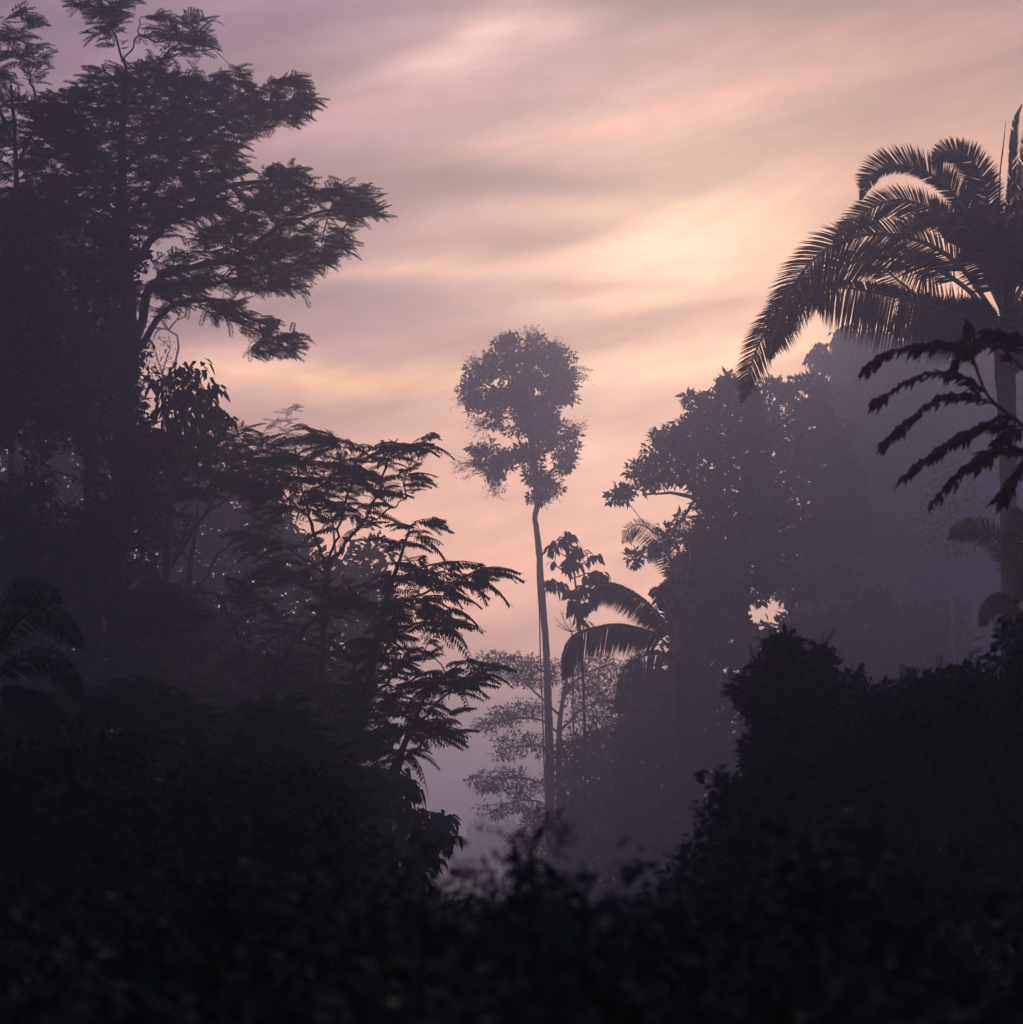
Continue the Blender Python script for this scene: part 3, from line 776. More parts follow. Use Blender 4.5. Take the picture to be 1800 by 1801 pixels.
tree('hazy_tree', 'broad pale hazy tree behind the tall palm trunk at the right edge', 'tree', 172,
     [(1690, 1500, 22), (1690, 1200, 22), (1695, 900, 18), (1690, 720, 10)],
     [[(1695, 850, 9), (1640, 700, 6), (1620, 640, 3)], [(1695, 820, 9), (1760, 700, 6), (1780, 640, 3)]],
     [([(1560, 640), (1640, 600), (1720, 590), (1800, 610), (1900, 640), (1900, 1160), (1700, 1180), (1560, 1160), (1520, 1000), (1540, 800)], 24, 10, (), 2)],
     'broad', seed=34, size=.85, count=55, spread=1.2, thick=6, gap=.0, templates=BROAD)
tree('misty_bank_tree', 'low misty tree low on the right bank behind the dark shrubs', 'tree', 145,
     [(1480, 1520, 22), (1480, 1350, 20), (1480, 1200, 14)],
     [[(1480, 1250, 9), (1420, 1150, 5)], [(1480, 1250, 9), (1560, 1120, 5)]],
     [([(1400, 1010), (1420, 960), (1520, 940), (1640, 960), (1700, 1100), (1700, 1260), (1500, 1320), (1370, 1200), (1385, 1110), (1400, 1050)], 26, 10, [[(1294, 1058), (1352, 1056), (1350, 1098), (1296, 1104)]], 2)],
     'broad', seed=35, size=.75, count=55, spread=1.1, thick=5, gap=.0, templates=BROAD)
tree('pale_trunk_tree', 'slender tree with a pale straight trunk glimpsed in the mist on the right', 'tree', 108,
     [(1676, 1300, 10), (1676, 1180, 9), (1674, 1080, 8), (1672, 1000, 7), (1668, 900, 5)],
     [[(1672, 990, 4), (1640, 930, 3)], [(1670, 960, 4), (1700, 900, 3)]],
     [([(1620, 860), (1670, 820), (1730, 850), (1750, 930), (1700, 980), (1640, 970), (1610, 920)], 20, 5)],
     'broad', seed=36, size=.4, count=18, spread=.8, thick=3, bark=M_pale, gap=.1)

# ------------------------------------------------------------------ loose tree low in the gap, behind the tall trunk
D = 126
tree('loose_branched_tree', 'loose fine-leaved tree with tiered branches reaching left across the mist', 'tree', D,
     [(985, 1480, 13), (984, 1400, 12), (983, 1330, 11), (985, 1270, 9), (992, 1220, 7), (1000, 1180, 5)],
     [[(983, 1290, 5), (955, 1268, 4, 1), (925, 1262, 3.5, 1), (890, 1266, 3, 1), (850, 1282, 2, 1)], [(986, 1260, 5), (950, 1225, 4, -1), (915, 1195, 3, -1), (880, 1175, 2.5, -1)], [(983, 1330, 4.5), (950, 1312, 3, 1), (910, 1312, 2.5, 1), (875, 1318, 2, 1)],
      [(984, 1400, 5), (940, 1372, 4, -1), (890, 1368, 3, -1), (835, 1378, 2, -1)], [(984, 1430, 4.5), (950, 1410, 3.5, 1), (905, 1410, 2.5, 1), (855, 1432, 2, 1)], [(992, 1220, 5), (1030, 1185, 4, 1), (1080, 1165, 3, 2)],
      [(983, 1290, 5), (1020, 1250, 4, 1), (1060, 1230, 3, 2)], [(984, 1400, 5), (960, 1440, 4), (925, 1455, 3)]],
     [([(826, 1172), (870, 1148), (905, 1150), (935, 1155), (975, 1160), (985, 1190), (960, 1215), (930, 1205), (905, 1195), (870, 1190), (840, 1180)], 11, 3),
      ([(822, 1290), (845, 1255), (880, 1240), (915, 1232), (950, 1235), (960, 1262), (920, 1268), (890, 1280), (860, 1285), (830, 1298)], 12, 2),
      ([(862, 1322), (880, 1302), (915, 1285), (960, 1285), (965, 1325), (920, 1330), (880, 1335)], 13, 2),
      ([(815, 1385), (830, 1366), (870, 1360), (920, 1355), (965, 1365), (965, 1395), (910, 1398), (850, 1395)], 13, 2),
      ([(838, 1445), (850, 1420), (900, 1405), (950, 1408), (960, 1430), (905, 1430), (870, 1450)], 14, 2),
      ([(900, 1475), (925, 1440), (965, 1445), (980, 1640), (900, 1640)], 11, 2),
      ([(985, 1160), (1010, 1152), (1060, 1155), (1110, 1160), (1140, 1175), (1190, 1200), (1180, 1300), (1080, 1330), (1000, 1320), (1000, 1230)], 13, 3)],
     'broad', seed=41, size=.30, count=44, spread=.50, thick=2.0, templates=[T_diamond(.32, .2), T_diamond(.25, .3)], gap=.03, gapscale=.9, twig=.010, leafmat=M_fern)
tree('dark_understory_tree', 'dark dense small tree just right of the tall trunk\'s foot', 'tree', 112,
     [(1020, 1520, 14), (1022, 1440, 12), (1025, 1380, 9)],
     [[(1022, 1440, 6), (1000, 1380, 4)], [(1022, 1430, 6), (1060, 1370, 4)]],
     [([(985, 1320), (1000, 1300), (1025, 1310), (1045, 1290), (1065, 1300), (1072, 1340), (1085, 1330), (1110, 1350), (1120, 1640), (960, 1640), (985, 1440), (975, 1380)], 14, 4),
      ([(1060, 1240), (1110, 1195), (1160, 1170), (1190, 1110), (1250, 1090), (1260, 1230), (1210, 1400), (1180, 1640), (1110, 1640), (1080, 1380), (1065, 1300)], 17, 6)],
     'broad', seed=42, size=.42, count=44, spread=.5, thick=3, gap=.08)

# ------------------------------------------------------------------ great feathery tree, upper left
D = 63
tree('feathery_tree', 'great feathery-leaved tree with wide tiers of branches filling the upper left', 'tree', D,
     [(205, 1400, 34), (205, 1100, 32), (212, 900, 30), (218, 760, 30), (226, 640, 30), (228, 560, 29), (222, 480, 27), (215, 400, 24), (215, 320, 19), (215, 240, 14), (220, 170, 8)],
     [[(238, 600, 20), (270, 500, 17, -1), (330, 470, 13, -2), (420, 450, 10, -3), (480, 405, 8, -3), (560, 375, 5, -4), (640, 370, 3, -4)],
      [(225, 480, 18), (290, 400, 14, 1), (370, 340, 11, 2), (440, 320, 8, 2), (520, 320, 5, 2)],
      [(218, 400, 18), (290, 300, 13, -1), (370, 230, 10, -2), (440, 190, 7, -2), (520, 180, 4, -2)],
      [(240, 620, 16), (300, 540, 10, -1), (380, 530, 7, -2), (440, 560, 5, -2), (490, 580, 3, -2)],
      [(270, 500, 11, -1), (360, 500, 8, -2), (460, 480, 6, -2), (560, 450, 3, -3)],
      [(215, 240, 10), (218, 150, 6), (217, 105, 5), (200, 60, 4), (188, 20, 2)], [(217, 108, 4), (240, 70, 3), (250, 30, 2)],
      [(250, 230, 10, 1), (280, 140, 6, 1), (290, 100, 5, 1), (320, 70, 4, 1), (350, 45, 2, 1)], [(290, 102, 4, 1), (330, 92, 3, 1), (375, 85, 2, 1)],
      [(215, 330, 14), (150, 240, 9, 1), (120, 190, 6, 1), (70, 170, 4, 1)], [(218, 300, 12), (310, 200, 8, 2), (350, 160, 5, 2)]],
     [([(130, 12), (170, -20), (225, -12), (252, 12), (232, 20), (236, 50), (205, 70), (180, 60), (165, 78), (152, 68), (142, 40)], 15, 6),
      ([(270, 22), (300, 28), (332, 18), (398, 38), (380, 55), (382, 90), (340, 106), (300, 100), (262, 86), (268, 55)], 16, 6),
      ([(130, 145), (190, 118), (245, 100), (300, 115), (352, 124), (400, 118), (432, 128), (440, 152), (472, 126), (520, 132), (540, 160), (562, 194), (525, 216), (486, 222), (455, 232), (420, 268), (428, 306), (380, 330), (300, 320), (220, 330), (130, 320), (90, 240), (70, 190)], 17, 10, (), 2),
      ([(300, 320), (400, 318), (430, 322), (468, 286), (492, 282), (532, 305), (560, 318), (582, 308), (642, 334), (662, 364), (698, 388), (640, 398), (560, 395), (480, 398), (400, 420), (300, 400), (200, 420), (100, 420), (0, 400), (0, 330), (130, 310)], 17, 10, (), 2),
      ([(400, 400), (480, 400), (560, 400), (636, 402), (620, 445), (600, 452), (575, 478), (545, 508), (500, 518), (440, 520), (400, 515), (340, 520), (290, 545), (250, 560), (262, 480), (300, 430)], 18, 6, (), 2),
      ([(340, 535), (410, 530), (470, 545), (528, 585), (530, 598), (495, 620), (440, 628), (412, 600), (392, 566)], 14, 3),
      ([(60, 160), (130, 150), (130, 320), (0, 330), (-20, 200)], 26, 5)],
     'pinnate', seed=51, size=.52, count=10, spread=.6, thick=4.2, gap=.25, gapscale=.8, leafmat=M_fern, twig=.009, flat=.35)
tree('cropped_feathery_tree', 'feathery tree cut by the left edge with a narrow stepped top', 'tree', 68,
     [(20, 1400, 16), (20, 900, 14), (25, 500, 11), (30, 300, 9), (20, 150, 5)],
     [[(28, 300, 9), (60, 220, 6), (62, 170, 5), (50, 120, 3)], [(20, 250, 9), (-10, 150, 6), (-10, 60, 3)]],
     [([(-40, 15), (30, 22), (72, 30), (74, 38), (45, 60), (92, 74), (94, 88), (66, 100), (94, 118), (96, 132), (60, 160), (130, 190), (140, 300), (120, 480), (-40, 520)], 20, 8)],
     'pinnate', seed=52, size=.62, count=11, spread=.55, thick=3, gap=.26, gapscale=.8, leafmat=M_fern, twig=.009)
# vine-cloaked mass under it
tree('vine_cloaked_tree', 'thick trunk and branches buried in dense vine leaves at the left edge', 'tree', 58,
     [(165, 1450, 30), (165, 1100, 28), (160, 800, 26), (150, 600, 20), (140, 450, 12)],
     [[(145, 700, 30), (80, 560, 18), (50, 450, 9)], [(145, 600, 24), (200, 480, 14), (220, 400, 7)]],
     [([(-40, 420), (40, 380), (120, 360), (200, 380), (250, 420), (240, 480), (232, 540), (245, 590), (262, 640), (275, 700), (270, 900), (300, 1100), (320, 1640), (-40, 1640)], 22, 9, (), 2)],
     'broad', seed=53, size=.22, count=46, spread=.38, thick=3.2, gap=.44, gapscale=.45, templates=[T_diamond(.7, .2), T_diamond(.5, .3)])
tree('shadowy_tree', 'tall dim tree deep behind the vine-covered trunk, seen only through its gaps', 'tree', 88,
     [(100, 1500, 22), (100, 1100, 20), (100, 700, 14), (105, 450, 7)], [[(100, 700, 9), (30, 560, 5)], [(100, 650, 9), (180, 500, 5)]],
     [([(-30, 360), (100, 340), (200, 400), (228, 520), (240, 700), (250, 1000), (280, 1450), (-30, 1500)], 24, 8)],
     'broad', seed=55, size=.55, count=40, spread=.9, thick=4, gap=.05, gapscale=.4)
tree('shadowy_bush', 'shadowy bushy tree in the middle distance under the drooping-leaf tree', 'tree', 66,
     [(360, 1500, 16), (360, 1250, 14), (362, 1120, 8)], [[(360, 1200, 6), (300, 1100, 4)], [(360, 1200, 6), (430, 1120, 4)]],
     [([(260, 1060), (320, 1030), (380, 1060), (450, 1100), (520, 1090), (560, 1150), (570, 1640), (250, 1640)], 20, 6)],
     'broad', seed=56, size=.34, count=34, spread=.5, thick=3, gap=.22, gapscale=.5)
# dead crooked branch in the mist
dg = Geo(); dbase = ground(312, 112 * S)
dt = thing('dead_tree', 'pale crooked bare stem beside the vine-covered trunk', 'dead tree', dbase)
dc = catmull(np.vstack([dbase, pts([(309, 800), (308, 700), (309, 640), (314, 615), (316, 596), (307, 586), (297, 580), (285, 577), (270, 577)], 112 * S)]), 46)
tube(dg, dc, np.linspace(.26, .10, 46), 6, .08, np.random.default_rng(2))
for pl in ([(297, 581), (305, 570), (312, 562), (318, 548), (326, 540)], [(297, 580), (288, 570), (280, 556)], [(312, 562), (320, 560), (330, 552)], [(285, 577), (275, 585), (270, 600)]):
    tube(dg, catmull(pts(pl, 112 * S), 9), np.linspace(.11, .03, 9), 5)
build('trunk', dg, M_pale, dt, dbase, True)
tree('thin_hazy_bush', 'thin hazy bush of fine twigs against the sky left of the crooked stem', 'tree', 118,
     [(288, 900, 7), (288, 720, 6), (286, 650, 4)], [[(286, 660, 3), (275, 620, 2)], [(286, 655, 3), (300, 610, 2)]],
     [([(262, 590), (300, 590), (312, 630), (310, 670), (262, 680)], 11, 2)],
     'broad', seed=54, size=.2, count=6, spread=.4, thick=1.5, gap=.25)

# ------------------------------------------------------------------ left middle trees
tree('fern_leaved_tree', 'fine-leaved tree spreading between the vine-covered trunk and the forked fern-leaved tree', 'tree', 60,
     [(320, 1480, 14), (322, 1250, 13), (328, 1080, 11), (335, 1000, 9), (345, 930, 6)],
     [[(335, 1000, 6), (300, 920, 4, -.4), (280, 860, 3, -.6)], [(345, 930, 5), (390, 860, 4, .4), (440, 810, 3, .8)], [(328, 1060, 6), (400, 960, 4, .5), (470, 900, 3, 1)], [(345, 930, 5), (350, 860, 3), (345, 800, 2)]],
     [([(255, 800), (330, 780), (400, 750), (452, 762), (480, 790), (530, 800), (500, 850), (440, 880), (400, 870), (340, 880), (270, 900)], 22, 6, (), 2),
      ([(250, 880), (330, 890), (300, 1010), (250, 1010)], 24, 5), ([(400, 900), (470, 890), (500, 930), (440, 960)], 24, 5)],
     'pinnate', seed=67, size=.62, count=8, spread=.5, thick=2.2, gap=.15, gapscale=.6, leafmat=M_fern, twig=.009)
tree('drooping_leaf_tree', 'dark tree with hanging broad leaves stepping down from the vine-covered trunk', 'tree', 56,
     [(290, 1350, 12), (290, 1100, 12), (300, 900, 11), (315, 800, 9), (320, 720, 6)],
     [[(315, 800, 8), (350, 740, 6, -1), (370, 690, 3, -1)], [(310, 850, 9), (380, 780, 6, 1), (440, 760, 3, 1)], [(300, 1000, 6), (350, 920, 5), (430, 860, 3)], [(285, 1040, 6), (315, 960, 5), (340, 900, 3)]],
     [([(262, 672), (300, 648), (352, 642), (372, 655), (388, 680), (368, 692), (396, 716), (410, 735), (420, 765), (360, 800), (270, 810)], 16, 3)],
     'hang', seed=61, size=.28, count=15, spread=.34, thick=2.2, gap=.26, gapscale=.7)
D = 54
tree('fern_leaved_tree', 'slender forked tree with long fern-like leaves in the left middle', 'tree', D,
     [(562, 1480, 14), (563, 1300, 13), (568, 1150, 12), (572, 1060, 11), (576, 1000, 10)],
     [[(576, 1002, 8), (560, 960, 7, -.4), (545, 910, 6, -.6), (530, 850, 4, -.8), (525, 800, 3, -.8)], [(576, 1002, 8), (600, 965, 7, .3), (630, 930, 6, .5), (660, 880, 5, .8), (680, 820, 4, 1), (700, 770, 2, 1)],
      [(577, 1000, 6), (590, 950, 5), (610, 880, 4), (622, 830, 3), (615, 780, 2)], [(545, 910, 4, -.6), (500, 870, 3, -.8), (470, 840, 2, -1)], [(630, 930, 4, .5), (680, 900, 3, .6), (720, 870, 2, .6)], [(576, 1010, 6), (530, 980, 4, -.4), (480, 950, 3, -.6)]],
     [([(470, 800), (520, 780), (545, 762), (580, 758), (618, 770), (640, 790), (650, 780), (690, 752), (755, 768), (768, 782), (735, 795), (748, 815), (728, 858), (700, 876), (680, 925), (650, 935), (620, 930), (600, 900), (560, 930), (520, 900), (480, 900), (450, 880), (440, 840)], 26, 6, (), 1),
      ([(440, 900), (500, 930), (540, 960), (530, 1010), (440, 1010), (400, 960)], 28, 6)],
     'pinnate', seed=62, size=.80, count=6, templates=PINL, spread=.55, thick=1.8, gap=.10, leafmat=M_fern, twig=.010, flat=.5)
D = 50
tree('fern_leaved_tree', 'leaning tree whose fern-like sprays reach farthest right into the misty gap', 'tree', D,
     [(600, 1500, 24), (620, 1350, 20), (645, 1220, 16), (665, 1120, 13), (685, 1040, 10), (705, 980, 6), (722, 925, 3)],
     [[(665, 1120, 7), (720, 1060, 5, -.4), (780, 1030, 4, -.6), (840, 1008, 2.5, -.8)], [(655, 1170, 7), (710, 1110, 5, .4), (770, 1090, 3, .6)], [(685, 1040, 6), (740, 1000, 4, .4), (790, 985, 3, .6)], [(640, 1240, 6), (700, 1180, 5, .4), (750, 1150, 3, .6)], [(665, 1110, 5), (620, 1040, 4), (600, 1010, 3)],
      [(722, 925, 3), (745, 915, 2)]],
     [([(715, 925), (742, 906), (785, 910), (772, 925), (778, 945), (770, 965), (800, 985), (825, 995), (870, 992), (885, 1008), (862, 1020), (845, 1040), (820, 1050), (822, 1080), (795, 1090), (790, 1120), (760, 1130), (700, 1150), (660, 1180), (640, 1080), (660, 1000), (690, 960)], 26, 6, (), 1)],
     'pinnate', seed=63, size=.82, count=6, templates=PINL, spread=.55, thick=1.6, gap=.06, leafmat=M_fern, twig=.010, flat=.5)
D = 47
tree('fern_leaved_tree', 'lower tree with layered fern-like leaves above the mist at the gap\'s left side', 'tree', D,
     [(640, 1520, 24), (660, 1440, 20), (690, 1360, 15), (720, 1290, 10), (745, 1230, 6)],
     [[(690, 1360, 7), (740, 1310, 5, .3), (780, 1285, 3, .5)], [(720, 1290, 6), (770, 1235, 4, -.3), (810, 1200, 3, -.5), (845, 1185, 2, -.5)], [(745, 1230, 4), (780, 1190, 3), (815, 1165, 2)], [(700, 1330, 6), (660, 1260, 4), (640, 1200, 3)]],
     [([(690, 1160), (760, 1150), (800, 1155), (822, 1160), (856, 1180), (840, 1196), (800, 1212), (815, 1235), (830, 1245), (800, 1262), (800, 1290), (790, 1300), (745, 1310), (735, 1345), (700, 1360), (640, 1380), (600, 1300), (610, 1200)], 26, 6, (), 1)],
     'pinnate', seed=64, size=.80, count=6, templates=PINL, spread=.5, thick=1.6, gap=.05, leafmat=M_fern, twig=.010, flat=.5)
tree('broad_leaved_shrub', 'shrub with dark rounded hanging leaves leaning over the foot of the gap', 'shrub', 38,
     [(640, 1540, 22), (650, 1500, 18), (670, 1450, 12)],
     [[(670, 1450, 7), (710, 1430, 5), (760, 1460, 4), (800, 1470, 2)], [(670, 1450, 6), (690, 1400, 4), (720, 1380, 3)]],
     [([(620, 1360), (700, 1350), (735, 1362), (738, 1410), (765, 1425), (790, 1440), (810, 1466), (770, 1490), (720, 1640), (640, 1640), (600, 1440)], 15, 6)],
     'hang', seed=65, size=.26, count=10, spread=.20, thick=1.5, gap=.06)
tree('tangled_tree', 'dense shaded tree beneath the forked fern-leaved tree', 'tree', 51,
     [(470, 1500, 30), (470, 1300, 26), (475, 1150, 18)],
     [[(470, 1250, 10), (420, 1120, 7), (380, 1040, 4)], [(472, 1200, 10), (540, 1100, 7), (590, 1050, 4)]],
     [([(260, 1010), (330, 960), (400, 1000), (470, 985), (540, 1010), (600, 1020), (640, 1060), (650, 1150), (640, 1300), (690, 1420), (640, 1640), (260, 1640)], 24, 8)],
     'pinnate', seed=66, size=.75, count=8, spread=.6, thick=3, gap=.50, gapscale=.35, leafmat=M_fern, twig=.010)
for (lab, D_, tr, poly, sd) in [
    ('hazy thin-topped tree showing between the drooping-leaf tree and the fern-leaved tree', 132, [(490, 1450, 6), (488, 1000, 5), (485, 800, 3)],
     [(440, 770), (470, 735), (485, 712), (500, 704), (528, 706), (518, 728), (505, 745), (530, 775), (520, 850), (440, 860)], 71),
    ('farthest hazy tree peeping out beside the hanging leaves on the left', 138, [(410, 1450, 6), (405, 1000, 5), (400, 800, 3)],
     [(385, 735), (392, 712), (405, 712), (400, 725), (430, 740), (440, 760), (470, 800), (380, 850)], 72),
    ('hazy tree crown just behind the top of the forked fern-leaved tree', 126, [(590, 1450, 6), (592, 1000, 5), (570, 830, 3)],
     [(525, 760), (540, 750), (575, 765), (610, 770), (650, 830), (640, 880), (560, 880), (510, 850)], 73)]:
    tree('hazy_forest_tree', lab, 'tree', D_, tr, [], [(poly, 13, 3)], 'pinnate', seed=sd, size=.7, count=6, spread=.6, thick=3, templates=PINS, gap=.12, leafmat=M_fern,
         group='hazy trees far behind the left bank')
tree('hazy_understory_tree', 'pale misty tree seen through the fork of the fern-leaved tree', 'tree', 84,
     [(560, 1480, 16), (560, 1200, 14), (560, 1050, 9)], [[(560, 1050, 6), (620, 960, 3)], [(560, 1060, 6), (500, 950, 3)]],
     [([(250, 800), (450, 850), (540, 930), (560, 985), (620, 975), (660, 940), (690, 980), (680, 1060), (640, 1300), (620, 1450), (250, 1450)], 19, 5)],
     'broad', seed=74, size=.5, count=34, spread=.8, thick=4, gap=.12, gapscale=.35)
# ------------------------------------------------------------------ dark near vegetation
D = 24
kw = dict(n=60, wid=.022, r0=.03)
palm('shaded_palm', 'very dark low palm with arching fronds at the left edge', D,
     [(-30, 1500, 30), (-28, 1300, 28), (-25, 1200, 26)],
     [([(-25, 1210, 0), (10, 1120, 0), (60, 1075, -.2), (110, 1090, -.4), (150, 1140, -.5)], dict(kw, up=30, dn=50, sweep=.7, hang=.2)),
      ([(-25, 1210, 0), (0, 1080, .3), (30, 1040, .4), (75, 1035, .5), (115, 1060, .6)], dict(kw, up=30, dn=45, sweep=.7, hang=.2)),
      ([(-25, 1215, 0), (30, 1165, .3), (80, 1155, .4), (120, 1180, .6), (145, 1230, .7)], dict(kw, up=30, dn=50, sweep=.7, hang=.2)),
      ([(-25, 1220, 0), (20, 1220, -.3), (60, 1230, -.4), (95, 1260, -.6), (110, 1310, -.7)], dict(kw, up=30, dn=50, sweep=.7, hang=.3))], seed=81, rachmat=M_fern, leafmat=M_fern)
tree('shaded_thicket_tree', 'black broad thicket tree along the lower left', 'tree', 19,
     [(150, 1560, 30), (150, 1450, 26), (150, 1350, 16)], [[(150, 1400, 12), (60, 1300, 7)], [(150, 1400, 12), (260, 1300, 7)]],
     [([(-40, 1290), (60, 1330), (150, 1280), (240, 1330), (300, 1390), (380, 1330), (440, 1390), (520, 1350), (600, 1430), (640, 1470), (660, 1640), (-40, 1640)], 26, 8, (), 2)],
     'broad', templates=MIX, seed=82, twig=.007, size=.115, count=32, spread=.26, thick=1.5, gap=.0)
tree('shaded_fern_tree', 'near-black ferny tree rising out of the thicket along the lower left', 'tree', 34,
     [(330, 1560, 16), (330, 1400, 14), (335, 1280, 10), (340, 1240, 6)],
     [[(333, 1340, 7), (240, 1270, 5, -.5), (150, 1240, 3, -1)], [(335, 1320, 7), (430, 1270, 5, .5), (520, 1280, 3, 1)], [(330, 1400, 7), (200, 1330, 5, .5), (60, 1270, 3, 1)]],
     [([(-40, 1230), (40, 1250), (90, 1200), (160, 1230), (240, 1190), (330, 1220), (390, 1260), (470, 1240), (540, 1280), (590, 1320), (640, 1370), (660, 1450), (400, 1480), (-40, 1450)], 24, 8, (), 2)],
     'pinnate', seed=88, size=.46, count=8, spread=.35, thick=2.2, gap=.22, gapscale=.9, leafmat=M_fern, twig=.007)
tree('pointed_shrub', 'dark shrub with two upright spikes standing before the misty right bank', 'shrub', 29,
     [(1400, 1560, 24), (1400, 1450, 20), (1398, 1330, 14), (1395, 1230, 8)],
     [[(1396, 1240, 5), (1382, 1180, 3), (1375, 1128, 2)], [(1396, 1250, 5), (1432, 1190, 3), (1440, 1148, 2)], [(1398, 1330, 8), (1350, 1250, 5)], [(1398, 1330, 8), (1460, 1240, 5)]],
     [([(1325, 1210), (1345, 1195), (1362, 1186), (1372, 1175), (1390, 1182), (1415, 1190), (1436, 1184), (1456, 1192), (1486, 1208), (1480, 1230), (1510, 1260), (1560, 1400), (1540, 1640), (1290, 1640), (1310, 1440), (1300, 1380), (1325, 1300), (1318, 1250)], 17, 5, (), 2),
      (oval(1378, 1150, 7, 26, 9), 5, 0), (oval(1440, 1165, 6, 18, 9), 5, 0), (oval(1412, 1170, 5, 12, 9), 5, 0), (oval(1345, 1180, 5, 14, 9), 6, 0), (oval(1490, 1195, 9, 6, 9), 6, 0), (oval(1312, 1215, 7, 9, 9), 6, 0)],
     'broad', templates=MIX, seed=83, twig=.007, size=.165, count=24, spread=.18, thick=1.6, gap=.04)
tree('low_dark_tree', 'low dark tree between the spiked shrub and the right edge', 'tree', 26,
     [(1640, 1560, 30), (1640, 1450, 24), (1640, 1330, 14)], [[(1640, 1400, 12), (1560, 1280, 6)], [(1640, 1400, 12), (1720, 1270, 6)]],
     [([(1490, 1262), (1540, 1240), (1580, 1230), (1620, 1214), (1680, 1206), (1730, 1202), (1830, 1200), (1840, 1640), (1480, 1640)], 22, 7, (), 2), (oval(1542, 1230, 7, 12, 8), 6, 0), (oval(1604, 1214, 6, 12, 8), 6, 0), (oval(1655, 1202, 8, 10, 8), 6, 0), (oval(1722, 1192, 6, 14, 8), 6, 0)],
     'broad', templates=MIX, seed=84, twig=.007, size=.15, count=32, spread=.27, thick=2, gap=.0)
tree('edge_shrub', 'dark twiggy shrub at the right edge below the young palm', 'shrub', 24,
     [(1830, 1560, 20), (1825, 1400, 16), (1815, 1220, 10)], [[(1815, 1250, 6), (1780, 1160, 4)]],
     [([(1750, 1130), (1775, 1100), (1800, 1090), (1850, 1085), (1850, 1250), (1740, 1230), (1765, 1180)], 18, 4)],
     'broad', templates=MIX, seed=85, twig=.007, size=.13, count=22, spread=.19, thick=1.5, gap=.15)
tree('leaning_shrub', 'black small-leaved shrub leaning left in front of the spiked shrub', 'shrub', 18,
     [(1330, 1580, 16), (1325, 1500, 12), (1310, 1440, 8)], [[(1310, 1440, 5), (1270, 1380, 3), (1248, 1355, 2)]],
     [([(1236, 1350), (1262, 1345), (1300, 1390), (1360, 1400), (1420, 1440), (1440, 1640), (1130, 1640), (1150, 1580), (1190, 1535), (1225, 1490), (1250, 1440), (1262, 1400)], 18, 4)],
     'broad', templates=MIX, seed=86, twig=.007, size=.11, count=24, spread=.16, thick=1., gap=.08)

# near branch, upper right, out of focus
D = 24
def near_branch():
    rng = np.random.default_rng(91)
    px = D / F
    base = ground(1985, D)
    root = thing('overhanging_tree', 'nearest blurred black tree whose drooping feathery sprays enter from the right edge', 'tree', base)
    g = Geo()
    tp = catmull(np.vstack([base - [0, 0, .15], pts([(1970, 1640), (1945, 1250), (1910, 1020), (1880, 900)], D)]), 24)
    tube(g, tp, np.linspace(.14, .06, 24), 8, .04, rng); build('trunk', g, M_bark, root, base, True)
    gl, gb = Geo(), Geo()
    stems = [[(1880, 900), (1835, 805), (1796, 746), (1755, 715), (1732, 687), (1712, 630), (1697, 560)],
             [(1880, 900), (1850, 760), (1830, 690), (1790, 640), (1760, 610)],
             [(1840, 810), (1800, 800), (1760, 800)]]
    for s in stems: tube(gb, catmull(pts(s, D), 20), np.linspace(.03, .010, 20), 6)
    # each spray: a drooping rachis with ragged side leaflets
    sprays = [[(1720, 650), (1690, 612), (1640, 606), (1590, 612), (1550, 628), (1527, 648)],
              [(1732, 690), (1690, 660), (1640, 655), (1600, 668), (1565, 690), (1540, 706)],
              [(1750, 712), (1700, 695), (1650, 700), (1610, 730), (1580, 755), (1560, 776)],
              [(1796, 750), (1740, 748), (1700, 760), (1660, 785), (1620, 812), (1598, 834)],
              [(1820, 790), (1770, 790), (1730, 800), (1690, 830), (1660, 860), (1642, 886)],
              [(1770, 620), (1800, 600), (1760, 588), (1730, 600)],
              [(1780, 640), (1760, 600), (1742, 585), (1722, 600)],
              [(1800, 640), (1840, 600), (1880, 610), (1900, 640)], [(1820, 800), (1790, 830), (1770, 860), (1760, 880)],
              [(1800, 755), (1770, 765), (1745, 790), (1722, 818)],

              [(1790, 740), (1760, 735), (1720, 750), (1690, 775)], [(1715, 640), (1700, 625), (1680, 640), (1668, 655)], [(1697, 560), (1705, 580), (1690, 600)]]
    for s in sprays:
        dz = rng.uniform(-.5, .5)
        a = pts(s, D + dz * np.linspace(0, 1, len(s))); c = catmull(a, 30)
        tube(gb, c, np.linspace(.011, .005, 30), 4)
        T = norm(np.gradient(c, axis=0)); ln = np.linalg.norm(np.diff(c, axis=0), axis=1).sum()
        k = int(ln / .006)
        cl_ = .35 + .65 * rng.random(12); ii = rng.integers(1, 30, k); kp = rng.random(k) < cl_[(ii * 12 // 30)]; ii = ii[kp]; k = len(ii); side = rng.choice([-1, 1], k)
        Sd = norm(np.cross(T[ii], [0, 0, 1.0]))
        X = T[ii] * .9 + Sd * side[:, None] * rng.uniform(.2, 1, k)[:, None] + np.array([0, 0, -.5]) + rng.normal(0, .25, (k, 3))
        gl.inst(DIAM[1], c[ii] + rng.normal(0, .008, (k, 3)), X, rng.normal(0, .5, (k, 3)) + [0, 0, 1], rng.uniform(.09, .21, k) * (.6 + .6 * cl_[ii * 12 // 30]))
    build('limbs', gb, M_bark, root, base, True); build('crown', gl, M_fern, root, base)
near_branch()

